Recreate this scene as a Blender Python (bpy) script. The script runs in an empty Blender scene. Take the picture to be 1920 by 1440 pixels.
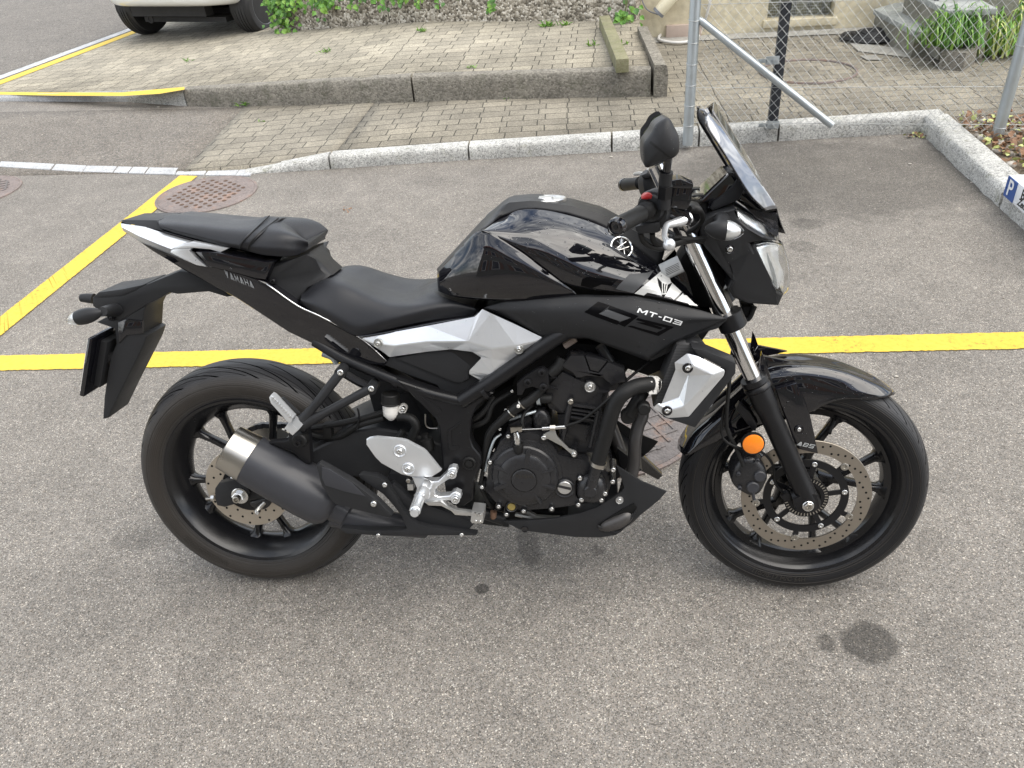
import bpy, bmesh, math, random
import numpy as np
from mathutils import Vector, Matrix
random.seed(7); RNG=np.random.default_rng(7)
SC=bpy.context.scene; COL=SC.collection
# ---------------- camera, world, sun ----------------
FPX=1500.577; CPOS=Vector((.8879391,-1.4627298,1.6500701)); YAW,PIT,ROL,LEAN=.1299515,.6036755,.0831706,.239992
RC=(Matrix.Rotation(YAW,3,'Z')@Matrix.Rotation(-PIT,3,'X')@Matrix.Rotation(ROL,3,'Y'))
right,fwd,up=RC.col[0].copy(),RC.col[1].copy(),RC.col[2].copy()
cd=bpy.data.cameras.new('camera'); cam=bpy.data.objects.new('camera',cd); COL.objects.link(cam)
m3=Matrix((right,up,-fwd)).transposed(); cam.matrix_world=Matrix.Translation(CPOS)@m3.to_4x4()
cd.sensor_width=36; cd.lens=FPX/1920*36; cd.clip_start=.05; cd.clip_end=500; SC.camera=cam
w=bpy.data.worlds.new('World'); SC.world=w; w.use_nodes=True; nt=w.node_tree; nt.nodes.clear()
SUN_EL,SUN_AZ=math.radians(58),math.radians(106)    # azimuth clockwise from +y
def N(nt,t,**k):
    n=nt.nodes.new(t)
    for a,b in k.items():
        if a in n.inputs.keys(): n.inputs[a].default_value=b
        else: setattr(n,a,b)
    return n
out=N(nt,'ShaderNodeOutputWorld'); bg=N(nt,'ShaderNodeBackground',Strength=.12)
sky=N(nt,'ShaderNodeTexSky',sky_type='NISHITA'); sky.sun_disc=False; sky.sun_elevation=SUN_EL; sky.sun_rotation=SUN_AZ; sky.dust_density=1.5
tc=N(nt,'ShaderNodeTexCoord'); mp=N(nt,'ShaderNodeMapping'); mp.inputs['Scale'].default_value=(1,1,2.2)
nz=N(nt,'ShaderNodeTexNoise',Scale=2.6,Detail=8.0,Roughness=.62,Distortion=.6)
cr=N(nt,'ShaderNodeValToRGB'); cr.color_ramp.elements[0].position=.36; cr.color_ramp.elements[1].position=.6
nz2=N(nt,'ShaderNodeTexNoise',Scale=4.0,Detail=9.0,Roughness=.66,Distortion=.8)
cc=N(nt,'ShaderNodeValToRGB'); cc.color_ramp.elements[0].position=.36; cc.color_ramp.elements[1].position=.66
cc.color_ramp.elements[0].color=(3.2,3.7,4.6,1); cc.color_ramp.elements[1].color=(20,19.8,19.2,1)
mx=N(nt,'ShaderNodeMix',data_type='RGBA')
L=nt.links.new
L(tc.outputs['Generated'],mp.inputs[0]); L(mp.outputs[0],nz.inputs['Vector']); L(mp.outputs[0],nz2.inputs['Vector'])
L(nz.outputs['Fac'],cr.inputs[0]); L(nz2.outputs['Fac'],cc.inputs[0])
L(cr.outputs[0],mx.inputs[0]); L(sky.outputs[0],mx.inputs[6]); L(cc.outputs[0],mx.inputs[7]); L(mx.outputs[2],bg.inputs[0]); L(bg.outputs[0],out.inputs[0])
sd=bpy.data.lights.new('sun','SUN'); sd.energy=2.2; sd.angle=math.radians(68); sd.color=(1,.94,.84)
so=bpy.data.objects.new('sun',sd); COL.objects.link(so)
sdir=Vector((math.sin(SUN_AZ)*math.cos(SUN_EL),math.cos(SUN_AZ)*math.cos(SUN_EL),math.sin(SUN_EL)))
so.rotation_euler=sdir.to_track_quat('Z','Y').to_euler(); so.location=sdir*20
SC.view_settings.view_transform='Standard'; SC.view_settings.look='None'; SC.view_settings.exposure=.76; SC.view_settings.gamma=1

# ---------------- materials ----------------
MATS={}
def newmat(name):
    m=bpy.data.materials.new(name); m.use_nodes=True; nt=m.node_tree
    b=nt.nodes['Principled BSDF']; MATS[name]=m
    return m,nt,b
def mat(name,col,rough=.5,metal=0,coat=0,var=.08,scale=60,bump=0,bscale=400,trans=0,alpha=1,ior=None,spec=.5):
    m,nt,b=newmat(name); L=nt.links.new
    b.inputs['Base Color'].default_value=(*col,1); b.inputs['Roughness'].default_value=rough; b.inputs['Metallic'].default_value=metal
    b.inputs['Coat Weight'].default_value=coat; b.inputs['Coat Roughness'].default_value=.03; b.inputs['Specular IOR Level'].default_value=spec
    if trans: b.inputs['Transmission Weight'].default_value=trans
    if ior: b.inputs['IOR'].default_value=ior
    if alpha<1: b.inputs['Alpha'].default_value=alpha
    tc=N(nt,'ShaderNodeTexCoord')
    if var:
        n=N(nt,'ShaderNodeTexNoise',Scale=scale*.25,Detail=6.0,Roughness=.65); L(tc.outputs['Object'],n.inputs['Vector'])
        mr=N(nt,'ShaderNodeMapRange'); mr.inputs[1].default_value=.25; mr.inputs[2].default_value=.75
        mr.inputs[3].default_value=max(0.02,rough-var); mr.inputs[4].default_value=min(1,rough+var)
        L(n.outputs['Fac'],mr.inputs[0]); L(mr.outputs[0],b.inputs['Roughness'])
        mc=N(nt,'ShaderNodeMix',data_type='RGBA'); mc.inputs[6].default_value=(*[c*(1-var) for c in col],1); mc.inputs[7].default_value=(*[min(1,c*(1+1.6*var)+.002) for c in col],1)
        L(n.outputs['Fac'],mc.inputs[0]); L(mc.outputs[2],b.inputs['Base Color'])
    if bump:
        n=N(nt,'ShaderNodeTexNoise',Scale=bscale,Detail=3.0); L(tc.outputs['Object'],n.inputs['Vector'])
        bp=N(nt,'ShaderNodeBump',Strength=bump,Distance=.001); L(n.outputs['Fac'],bp.inputs['Height']); L(bp.outputs[0],b.inputs['Normal'])
    return m
mat('gloss_black',(.004,.004,.006),.25,0,1,.02,spec=.0).node_tree.nodes['Principled BSDF'].inputs['Coat IOR'].default_value=1.68
mat('satin_black',(.018,.0185,.020),.45,0,0,.07,bump=.15,bscale=900,spec=.26)
mat('matte_black',(.008,.008,.009),.33,.0,0,.07,bump=.08,bscale=700,spec=.30)
mat('engine_black',(.016,.016,.0175),.28,.0,0,.08,bump=.2,bscale=600,spec=.48)
mat('deep_black',(.004,.004,.004),.7,spec=.2)
mat('rubber',(.010,.010,.010),.5,0,0,.1,bump=.1,bscale=500,spec=.25)
mat('rim_black',(.006,.006,.007),.22,0,0,.08,spec=.5)
mat('sidewall_line',(.03,.027,.024),.5,spec=.3)
mat('tyre_tread',(.030,.029,.028),.52,0,0,.12,scale=90,bump=.25,bscale=300)
mat('sidewall',(.026,.022,.019),.60,0,0,.14,scale=40,bump=.2,bscale=300)
mat('seat_vinyl',(.010,.0105,.013),.40,0,0,.05,bump=.35,bscale=1400,spec=.38)
mat('silver_paint',(.70,.72,.74),.30,.72,.3,.04,bump=.05,bscale=1500)
mat('alu',(.62,.62,.61),.33,.9,0,.08,bump=.08,bscale=900)
mat('cast_alu',(.42,.42,.40),.45,.85,0,.1,bump=.2,bscale=900)
mat('chrome',(.75,.75,.75),.09,1,0,.03)
mat('steel_bolt',(.68,.68,.67),.22,1,0,.08)
mat('disc_bronze',(.35,.315,.27),.34,.9,0,.08,scale=30)
mat('disc_steel',(.50,.45,.38),.36,.9,0,.08)
mat('brushed',(.46,.44,.40),.30,1,0,.1,scale=30)
mat('exhaust_grey',(.034,.035,.040),.33,.0,0,.08,bump=.1,bscale=600,spec=.35)
mat('header',(.07,.066,.064),.42,.5,0,.12,scale=25)
mat('white_plastic',(.72,.70,.66),.35)
mat('clear_plastic',(.92,.93,.93),.0,0,0,0,trans=1,ior=1.3)
mat('smoke',(.10,.10,.11),.06,0,0,0,trans=.85,ior=1.35)
mat('reflector_chrome',(.82,.83,.83),.2,.55,0,0)
mat('mirror_glass',(.30,.34,.28),.03,1,0,0)
mat('orange',(.85,.22,.01),.15,0,.6,.03,bump=.6,bscale=260)
mat('red',(.42,.02,.02),.4)
mat('label_grey',(.36,.37,.37),.4)
mat('decal_dim',(.20,.205,.21),.4)
mat('decal_white',(.70,.71,.71),.38)
mat('decal_grey',(.055,.057,.06),.42)
mat('decal_gloss',(.0015,.0015,.002),.3,0,.0,.02,spec=.08)
mat('decal_silver',(.56,.56,.54),.3,.15,.4,.03)
mat('sight_glass',(.25,.19,.05),.15,0,.5)
mat('rust_bolt',(.20,.12,.08),.6,.6)
mat('galv',(.42,.46,.48),.42,.7,0,.1,scale=50)
mat('wire',(.40,.41,.40),.45,.7,0,.1)
mat('anthracite',(.025,.028,.035),.45,.1)
mat('leaf_a',(.10,.24,.03),.45,0,0,.25,scale=30); mat('leaf_b',(.18,.33,.05),.45,0,0,.25,scale=30); mat('leaf_c',(.06,.15,.03),.5,0,0,.25,scale=30)
mat('leaf_y',(.42,.46,.16),.5,0,0,.2); mat('leaf_dry',(.20,.11,.06),.7,0,0,.3,scale=30); mat('flower',(.25,.20,.62),.5)
mat('stem',(.14,.15,.06),.7)
mat('pebble_w',(.44,.41,.36),.6,0,0,.2,scale=20); mat('pebble_g',(.22,.195,.165),.6,0,0,.2,scale=20)
mat('car_white',(.80,.81,.79),.18,0,1,.02); mat('car_glass',(.02,.025,.03),.05,0,0,0); mat('car_under',(.015,.015,.016),.7)
mat('tyre_car',(.018,.018,.019),.65,0,0,.1,bump=.2,bscale=200)
mat('cream_plastic',(.62,.57,.42),.4); mat('grey_plastic',(.18,.19,.21),.45); mat('hose_white',(.62,.61,.58),.4)
mat('brick_pink',(.42,.34,.29),.8,0,0,.2,scale=40,bump=.5,bscale=60)
mat('mesh_black',(.02,.02,.021),.7,0,0,.2,scale=100,bump=1,bscale=60)
mat('sign_white',(.78,.80,.83),.25,0,.3); mat('sign_blue',(.012,.07,.28),.3,0,.3); mat('sign_black',(.02,.02,.02),.5)

def ground_mat(name,base,dark,light,cell,rough=.85,stains_shade=(),patch=.35,bump=.6,specks=.12,patchcol=None):
    m,nt,b=newmat(name); L=nt.links.new
    tc=N(nt,'ShaderNodeTexCoord'); V=tc.outputs['Object']
    vo=N(nt,'ShaderNodeTexVoronoi',Scale=1/cell); L(V,vo.inputs['Vector'])
    ra=N(nt,'ShaderNodeValToRGB'); e=ra.color_ramp.elements; e[0].position=0; e[0].color=(*dark,1); e[1].position=1; e[1].color=(*light,1)
    x=e.new(.45); x.color=(*base,1); x=e.new(1-specks); x.color=(*[c*1.35 for c in base],1)
    sp=N(nt,'ShaderNodeSeparateColor'); L(vo.outputs['Color'],sp.inputs[0]); L(sp.outputs[0],ra.inputs[0])
    # brownish / greyish variety of the stones
    v2=N(nt,'ShaderNodeMix',data_type='RGBA',blend_type='MULTIPLY'); v2.inputs[0].default_value=.5
    rb=N(nt,'ShaderNodeValToRGB'); rb.color_ramp.elements[0].color=(1.1,.98,.86,1); rb.color_ramp.elements[1].color=(.95,1,1.06,1); L(sp.outputs[1],rb.inputs[0])
    L(ra.outputs[0],v2.inputs[6]); L(rb.outputs[0],v2.inputs[7])
    n=N(nt,'ShaderNodeTexNoise',Scale=1.4,Detail=7.0,Roughness=.62); L(V,n.inputs['Vector'])
    mr=N(nt,'ShaderNodeMapRange'); mr.inputs[1].default_value=.3; mr.inputs[2].default_value=.7; mr.inputs[3].default_value=1-patch; mr.inputs[4].default_value=1+patch*.8; L(n.outputs['Fac'],mr.inputs[0])
    n3=N(nt,'ShaderNodeTexNoise',Scale=45.0,Detail=4.0,Roughness=.7); L(V,n3.inputs['Vector'])
    m3=N(nt,'ShaderNodeMapRange'); m3.inputs[1].default_value=.3; m3.inputs[2].default_value=.7; m3.inputs[3].default_value=.82; m3.inputs[4].default_value=1.16; L(n3.outputs['Fac'],m3.inputs[0])
    mu=N(nt,'ShaderNodeMath',operation='MULTIPLY'); L(mr.outputs[0],mu.inputs[0]); L(m3.outputs[0],mu.inputs[1])
    n5=N(nt,'ShaderNodeTexNoise',Scale=6.5,Detail=8.0,Roughness=.72,Distortion=.4); L(V,n5.inputs['Vector'])
    m5=N(nt,'ShaderNodeMapRange'); m5.inputs[1].default_value=.36; m5.inputs[2].default_value=.60; m5.inputs[3].default_value=.86; m5.inputs[4].default_value=1.04; L(n5.outputs['Fac'],m5.inputs[0])
    mu5=N(nt,'ShaderNodeMath',operation='MULTIPLY'); L(mu.outputs[0],mu5.inputs[0]); L(m5.outputs[0],mu5.inputs[1])
    last=mu5.outputs[0]
    nd=N(nt,'ShaderNodeTexNoise',Scale=13.0,Detail=5.0); L(V,nd.inputs['Vector'])
    for (sx,sy,rx,ry,ang,k) in stains_shade:
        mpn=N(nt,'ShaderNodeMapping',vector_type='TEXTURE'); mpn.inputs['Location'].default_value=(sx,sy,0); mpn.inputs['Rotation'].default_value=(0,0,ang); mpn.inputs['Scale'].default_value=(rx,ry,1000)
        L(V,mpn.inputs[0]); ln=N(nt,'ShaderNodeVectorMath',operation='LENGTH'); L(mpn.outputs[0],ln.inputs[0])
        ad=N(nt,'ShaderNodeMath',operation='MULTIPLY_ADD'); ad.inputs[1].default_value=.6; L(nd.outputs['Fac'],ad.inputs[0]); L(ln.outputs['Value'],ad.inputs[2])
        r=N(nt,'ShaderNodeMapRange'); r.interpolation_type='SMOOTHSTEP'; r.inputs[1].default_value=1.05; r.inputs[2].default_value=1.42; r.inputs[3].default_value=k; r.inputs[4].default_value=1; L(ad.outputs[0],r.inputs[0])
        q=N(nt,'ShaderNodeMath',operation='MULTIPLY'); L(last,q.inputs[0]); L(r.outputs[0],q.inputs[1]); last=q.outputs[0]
    fin=N(nt,'ShaderNodeVectorMath',operation='SCALE'); L(v2.outputs[2],fin.inputs[0]); L(last,fin.inputs['Scale'])
    L(fin.outputs[0],b.inputs['Base Color']); b.inputs['Roughness'].default_value=rough
    bp=N(nt,'ShaderNodeBump',Strength=bump,Distance=cell*.6); L(vo.outputs['Distance'],bp.inputs['Height']); bp.invert=True; L(bp.outputs[0],b.inputs['Normal'])
    return m
def paver_mat(name,c1,c2,joint,rot=0,bw=.2,rh=.12):
    m,nt,b=newmat(name); L=nt.links.new
    tc=N(nt,'ShaderNodeTexCoord'); mpn=N(nt,'ShaderNodeMapping'); mpn.inputs['Rotation'].default_value=(0,0,rot); L(tc.outputs['Object'],mpn.inputs[0])
    nw=N(nt,'ShaderNodeTexNoise',Scale=3.0,Detail=2.0); L(tc.outputs['Object'],nw.inputs['Vector'])
    wv=N(nt,'ShaderNodeVectorMath',operation='MULTIPLY_ADD'); wv.inputs[1].default_value=(.025,.025,0); L(nw.outputs['Color'],wv.inputs[0]); L(mpn.outputs[0],wv.inputs[2])
    br=N(nt,'ShaderNodeTexBrick'); br.inputs['Scale'].default_value=1; br.inputs['Brick Width'].default_value=bw; br.inputs['Row Height'].default_value=rh; br.inputs['Mortar Size'].default_value=.0042; br.inputs['Mortar Smooth'].default_value=.3
    br.inputs['Color1'].default_value=(*c1,1); br.inputs['Color2'].default_value=(*c2,1); br.inputs['Mortar'].default_value=(*joint,1); br.offset=.5; br.squash=.72; br.squash_frequency=2
    L(wv.outputs[0],br.inputs['Vector'])
    vo=N(nt,'ShaderNodeTexVoronoi',Scale=170.0); L(tc.outputs['Object'],vo.inputs['Vector']); sp=N(nt,'ShaderNodeSeparateColor'); L(vo.outputs['Color'],sp.inputs[0])
    mr=N(nt,'ShaderNodeMapRange'); mr.inputs[3].default_value=.66; mr.inputs[4].default_value=1.3; L(sp.outputs[0],mr.inputs[0])
    n=N(nt,'ShaderNodeTexNoise',Scale=1.8,Detail=8.0,Roughness=.7); L(tc.outputs['Object'],n.inputs['Vector'])
    m2=N(nt,'ShaderNodeMapRange'); m2.inputs[1].default_value=.3; m2.inputs[2].default_value=.7; m2.inputs[3].default_value=.62; m2.inputs[4].default_value=1.2; L(n.outputs['Fac'],m2.inputs[0])
    mu=N(nt,'ShaderNodeMath',operation='MULTIPLY'); L(mr.outputs[0],mu.inputs[0]); L(m2.outputs[0],mu.inputs[1])
    fin=N(nt,'ShaderNodeVectorMath',operation='SCALE'); L(br.outputs['Color'],fin.inputs[0]); L(mu.outputs[0],fin.inputs['Scale']); L(fin.outputs[0],b.inputs['Base Color'])
    b.inputs['Roughness'].default_value=.85
    iv=N(nt,'ShaderNodeMath',operation='MULTIPLY_ADD'); iv.inputs[1].default_value=-1; L(br.outputs['Fac'],iv.inputs[0])
    q=N(nt,'ShaderNodeMath',operation='MULTIPLY'); q.inputs[1].default_value=.25; L(sp.outputs[1],q.inputs[0]); L(q.outputs[0],iv.inputs[2])
    bp=N(nt,'ShaderNodeBump',Strength=.8,Distance=.006); L(iv.outputs[0],bp.inputs['Height']); L(bp.outputs[0],b.inputs['Normal'])
    return m
def rock_mat(name,cols,cell,moss=0,bump=.8,rough=.8,mosscol=(.10,.10,.03)):
    m,nt,b=newmat(name); L=nt.links.new
    tc=N(nt,'ShaderNodeTexCoord'); V=tc.outputs['Object']
    vo=N(nt,'ShaderNodeTexVoronoi',Scale=1/cell); L(V,vo.inputs['Vector']); sp=N(nt,'ShaderNodeSeparateColor'); L(vo.outputs['Color'],sp.inputs[0])
    ra=N(nt,'ShaderNodeValToRGB'); e=ra.color_ramp.elements; e[0].color=(*cols[0],1); e[1].color=(*cols[-1],1)
    for i,c in enumerate(cols[1:-1]): x=e.new((i+1)/(len(cols)-1)); x.color=(*c,1)
    L(sp.outputs[0],ra.inputs[0])
    n=N(nt,'ShaderNodeTexNoise',Scale=5.0,Detail=8.0,Roughness=.7); L(V,n.inputs['Vector'])
    m2=N(nt,'ShaderNodeMapRange'); m2.inputs[1].default_value=.3; m2.inputs[2].default_value=.7; m2.inputs[3].default_value=.7; m2.inputs[4].default_value=1.15; L(n.outputs['Fac'],m2.inputs[0])
    fin=N(nt,'ShaderNodeVectorMath',operation='SCALE'); L(ra.outputs[0],fin.inputs[0]); L(m2.outputs[0],fin.inputs['Scale']); last=fin.outputs[0]
    if moss:
        n2=N(nt,'ShaderNodeTexNoise',Scale=9.0,Detail=8.0,Roughness=.75); L(V,n2.inputs['Vector'])
        r=N(nt,'ShaderNodeMapRange'); r.inputs[1].default_value=.62-moss*.25; r.inputs[2].default_value=.72-moss*.1; L(n2.outputs['Fac'],r.inputs[0])
        mm=N(nt,'ShaderNodeMix',data_type='RGBA'); mm.inputs[7].default_value=(*mosscol,1); mlt=N(nt,'ShaderNodeMath',operation='MULTIPLY'); mlt.inputs[1].default_value=.7; L(r.outputs[0],mlt.inputs[0]); L(mlt.outputs[0],mm.inputs[0]); L(last,mm.inputs[6]); last=mm.outputs[2]
    L(last,b.inputs['Base Color']); b.inputs['Roughness'].default_value=rough
    bp=N(nt,'ShaderNodeBump',Strength=bump,Distance=cell*.5); bp.invert=True; L(vo.outputs['Distance'],bp.inputs['Height']); L(bp.outputs[0],b.inputs['Normal'])
    return m
# ---------------- mesh helpers ----------------
def link(name,me,mname=None,parent=None,smooth=True,ang=40,**pr):
    o=bpy.data.objects.new(name,me); COL.objects.link(o)
    if mname and not me.materials: me.materials.append(MATS[mname])
    if smooth:
        me.shade_smooth()
        try: me.set_sharp_from_angle(angle=math.radians(ang))
        except Exception: pass
    if parent is not None: o.parent=parent
    for k,v in pr.items(): o[k]=v
    return o
def bmlink(name,bm,mname,parent=None,smooth=True,ang=40,**pr):
    bmesh.ops.recalc_face_normals(bm,faces=bm.faces)
    me=bpy.data.meshes.new(name); bm.to_mesh(me); bm.free()
    return link(name,me,mname,parent,smooth,ang,**pr)
def add_box(bm,c,s,R=None):
    vs=[]
    for x in(-1,1):
        for y in(-1,1):
            for z in(-1,1):
                v=Vector((x*s[0]/2,y*s[1]/2,z*s[2]/2)); v=(R@v if R else v)+Vector(c); vs.append(bm.verts.new(v))
    for f in((0,1,3,2),(4,6,7,5),(0,4,5,1),(2,3,7,6),(0,2,6,4),(1,5,7,3)): bm.faces.new([vs[i] for i in f])
def bev(bm,off,seg=2):
    bmesh.ops.recalc_face_normals(bm,faces=bm.faces)
    es=[e for e in bm.edges if len(e.link_faces)==2 and e.calc_face_angle(0)>.5]
    if es: bmesh.ops.bevel(bm,geom=es,offset=off,segments=seg,profile=.6,affect='EDGES',clamp_overlap=True)
def add_tube(bm,pts,r,n=10,closed=False,cap=True):
    pts=[Vector(p) for p in pts]; rs=r if hasattr(r,'__len__') else [r]*len(pts); K=len(pts); rings=[]
    prev=None
    for i,p in enumerate(pts):
        t=(pts[(i+1)%K]-pts[i-1]) if closed else (pts[min(i+1,K-1)]-pts[max(i-1,0)])
        t.normalize()
        if prev is None:
            a=Vector((0,0,1)) if abs(t.z)<.9 else Vector((1,0,0)); u=t.cross(a).normalized()
        else: u=(prev-t*prev.dot(t)); u=u.normalized() if u.length>1e-6 else t.orthogonal().normalized()
        prev=u; v=t.cross(u)
        rings.append([bm.verts.new(p+(u*math.cos(2*math.pi*k/n)+v*math.sin(2*math.pi*k/n))*rs[i]) for k in range(n)])
    for i in range(K if closed else K-1):
        a,b=rings[i],rings[(i+1)%K]
        for k in range(n): bm.faces.new([a[k],a[(k+1)%n],b[(k+1)%n],b[k]])
    if cap and not closed: bm.faces.new(rings[0]); bm.faces.new(rings[-1])
def add_lathe(bm,c,d,prof,n=24,cap=True):
    c=Vector(c); d=Vector(d).normalized(); u=d.orthogonal().normalized(); v=d.cross(u); rings=[]
    for h,r in prof:
        r=max(r,1e-5); rings.append([bm.verts.new(c+d*h+(u*math.cos(2*math.pi*k/n)+v*math.sin(2*math.pi*k/n))*r) for k in range(n)])
    for a,b in zip(rings,rings[1:]):
        for k in range(n): bm.faces.new([a[k],a[(k+1)%n],b[(k+1)%n],b[k]])
    if cap: bm.faces.new(rings[0]); bm.faces.new(rings[-1])
def catmull(pts,n,closed=False):
    pts=np.array(pts,float); K=len(pts)
    if K==2: t=np.linspace(0,1,n)[:,None]; return pts[0]*(1-t)+pts[1]*t
    if closed: ext=np.vstack([pts[-1],pts,pts[0],pts[1]]); segs=K
    else: ext=np.vstack([2*pts[0]-pts[1],pts,2*pts[-1]-pts[-2]]); segs=K-1
    out=[]
    for i in range(segs):
        p0,p1,p2,p3=ext[i:i+4]; m=12
        for t in np.linspace(0,1,m,endpoint=False):
            out.append(.5*((2*p1)+(-p0+p2)*t+(2*p0-5*p1+4*p2-p3)*t*t+(-p0+3*p1-3*p2+p3)*t**3))
    if not closed: out.append(pts[-1])
    else: out.append(out[0])
    return resample(out,n+(1 if closed else 0))[: n if closed else None]
def resample(pts,n):
    pts=np.array(pts,float); d=np.r_[0,np.cumsum(np.linalg.norm(np.diff(pts,axis=0),axis=1))]
    s=np.linspace(0,d[-1],n); return np.stack([np.interp(s,d,pts[:,k]) for k in range(pts.shape[1])],1)
def text_mesh(txt,size,depth=0,shear=0,spacing=1.0,bold=0):
    cu=bpy.data.curves.new('t','FONT'); cu.body=txt; cu.size=size; cu.extrude=depth; cu.shear=shear; cu.space_character=spacing; cu.offset=bold
    cu.align_x='CENTER'; cu.align_y='CENTER'
    o=bpy.data.objects.new('t',cu); COL.objects.link(o); bpy.context.view_layer.update()
    me=bpy.data.meshes.new_from_object(o.evaluated_get(bpy.context.evaluated_depsgraph_get())); bpy.data.objects.remove(o)
    return me
# pixel -> point on a real plane of the place
def ray(x,y): return RC@Vector(((x-960)/FPX,1,-(y-720)/FPX))
def G(x,y,z=0.0):
    d=ray(x,y); t=(z-CPOS.z)/d.z; return CPOS+d*t
def onplane(x,y,p,n):
    d=ray(x,y); p=Vector(p); n=Vector(n); return CPOS+d*((p-CPOS).dot(n)/d.dot(n))
def tag(o,label,cat,group=None):
    o['label']=label; o['category']=cat
    if group: o['group']=group
    return o
def empty(name,loc=(0,0,0),rot=(0,0,0)):
    o=bpy.data.objects.new(name,None); COL.objects.link(o); o.location=loc; o.rotation_euler=rot; o.empty_display_size=.1; return o
def sheet(name,pts,mname,kind='structure'):
    bm=bmesh.new(); f=bm.faces.new([bm.verts.new(p) for p in pts]); bm.normal_update()
    if f.normal.z<0: f.normal_flip()
    me=bpy.data.meshes.new(name); bm.to_mesh(me); bm.free()
    return link(name,me,mname,None,False,kind=kind)
# ================= SETTING =================
st=[]
for (px,py,rx,ry,a,k) in [(1628,1205,54,40,-.2,.40),(1548,1206,20,16,0,.55),(903,1104,14,10,0,.35),(990,1020,24,40,.2,.6),(1040,1010,20,14,.2,.75),(1120,1030,16,12,.2,.7),(1515,420,35,10,0,.7),(1505,462,30,10,0,.72),(1560,330,360,75,0,.66),(980,1010,330,60,0,.84),(1100,380,200,40,.3,.86),(250,1010,46,20,0,.8)]:  # stains, plus bike shade painted under it and left of the rear wheel
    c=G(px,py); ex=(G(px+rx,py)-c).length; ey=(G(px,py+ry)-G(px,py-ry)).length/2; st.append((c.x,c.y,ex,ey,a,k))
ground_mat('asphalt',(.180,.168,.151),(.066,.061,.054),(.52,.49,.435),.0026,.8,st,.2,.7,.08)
ground_mat('asphalt_far',(.150,.140,.126),(.05,.047,.043),(.40,.38,.34),.007,.85,(),.10,.5,.06)
ground_mat('asphalt_drive',(.155,.142,.124),(.06,.055,.05),(.42,.39,.34),.006,.85,(),.12,.6,.05)
paver_mat('pavers_low',(.275,.25,.198),(.217,.197,.158),(.065,.06,.048),-.02)
paver_mat('pavers_up',(.385,.35,.275),(.29,.266,.212),(.085,.078,.06),.02,.2,.14)
rock_mat('granite',[(.22,.22,.21),(.40,.40,.38),(.50,.50,.475),(.62,.61,.58)],.006,.25,.7,mosscol=(.17,.17,.10))
rock_mat('granite_dark',[(.13,.12,.10),(.21,.195,.165),(.28,.26,.22)],.012,.35,.6,mosscol=(.09,.09,.06))
rock_mat('granite_flat',[(.30,.31,.32),(.44,.45,.46),(.52,.53,.54)],.006,.1,.3,mosscol=(.3,.3,.28))
rock_mat('aggregate',[(.09,.08,.06),(.27,.24,.19),(.44,.40,.33),(.70,.66,.58)],.019,.2,1.0,mosscol=(.07,.06,.035))
rock_mat('stone_grey',[(.26,.28,.27),(.33,.35,.34),(.36,.38,.37)],.02,.3,.2,mosscol=(.2,.2,.13))
rock_mat('stone_side',[(.20,.20,.17),(.26,.25,.21)],.02,.5,.3,mosscol=(.15,.13,.07))
rock_mat('concrete',[(.32,.31,.28),(.38,.37,.34)],.02,.3,.3,mosscol=(.22,.21,.17))
rock_mat('soil',[(.08,.06,.04),(.16,.12,.08),(.24,.2,.15)],.012,.2,.8)
rock_mat('mould',[(.60,.54,.39),(.62,.56,.41)],.05,.25,.15,mosscol=(.48,.42,.29))
rock_mat('wood_old',[(.20,.19,.11),(.25,.24,.15)],.01,.5,.3,mosscol=(.13,.15,.05))
rock_mat('rusty_iron',[(.15,.125,.115),(.19,.16,.15),(.215,.175,.16)],.01,.35,.5,mosscol=(.30,.15,.08))
rock_mat('iron_grey',[(.12,.108,.105),(.16,.145,.14)],.01,.3,.5,mosscol=(.22,.13,.09))
def yellow(name):
    m,nt,b=newmat(name); L=nt.links.new; tc=N(nt,'ShaderNodeTexCoord'); V=tc.outputs['Object']
    n=N(nt,'ShaderNodeTexNoise',Scale=55.0,Detail=6.0,Roughness=.75); L(V,n.inputs['Vector'])
    n2=N(nt,'ShaderNodeTexNoise',Scale=3.0,Detail=3.0); L(V,n2.inputs['Vector'])
    ad=N(nt,'ShaderNodeMath',operation='MULTIPLY_ADD'); ad.inputs[1].default_value=.35; L(n2.outputs['Fac'],ad.inputs[0]); L(n.outputs['Fac'],ad.inputs[2])
    r=N(nt,'ShaderNodeValToRGB'); e=r.color_ramp.elements; e[0].position=.487; e[0].color=(.22,.16,.04,1); e[1].position=.535; e[1].color=(.56,.375,.035,1)
    x=e.new(.75); x.color=(.60,.43,.05,1); L(ad.outputs[0],r.inputs[0]); L(r.outputs[0],b.inputs['Base Color']); b.inputs['Roughness'].default_value=.7
    bp=N(nt,'ShaderNodeBump',Strength=.6,Distance=.003); L(n.outputs['Fac'],bp.inputs['Height']); L(bp.outputs[0],b.inputs['Normal'])
yellow('yellow_paint')
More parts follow.
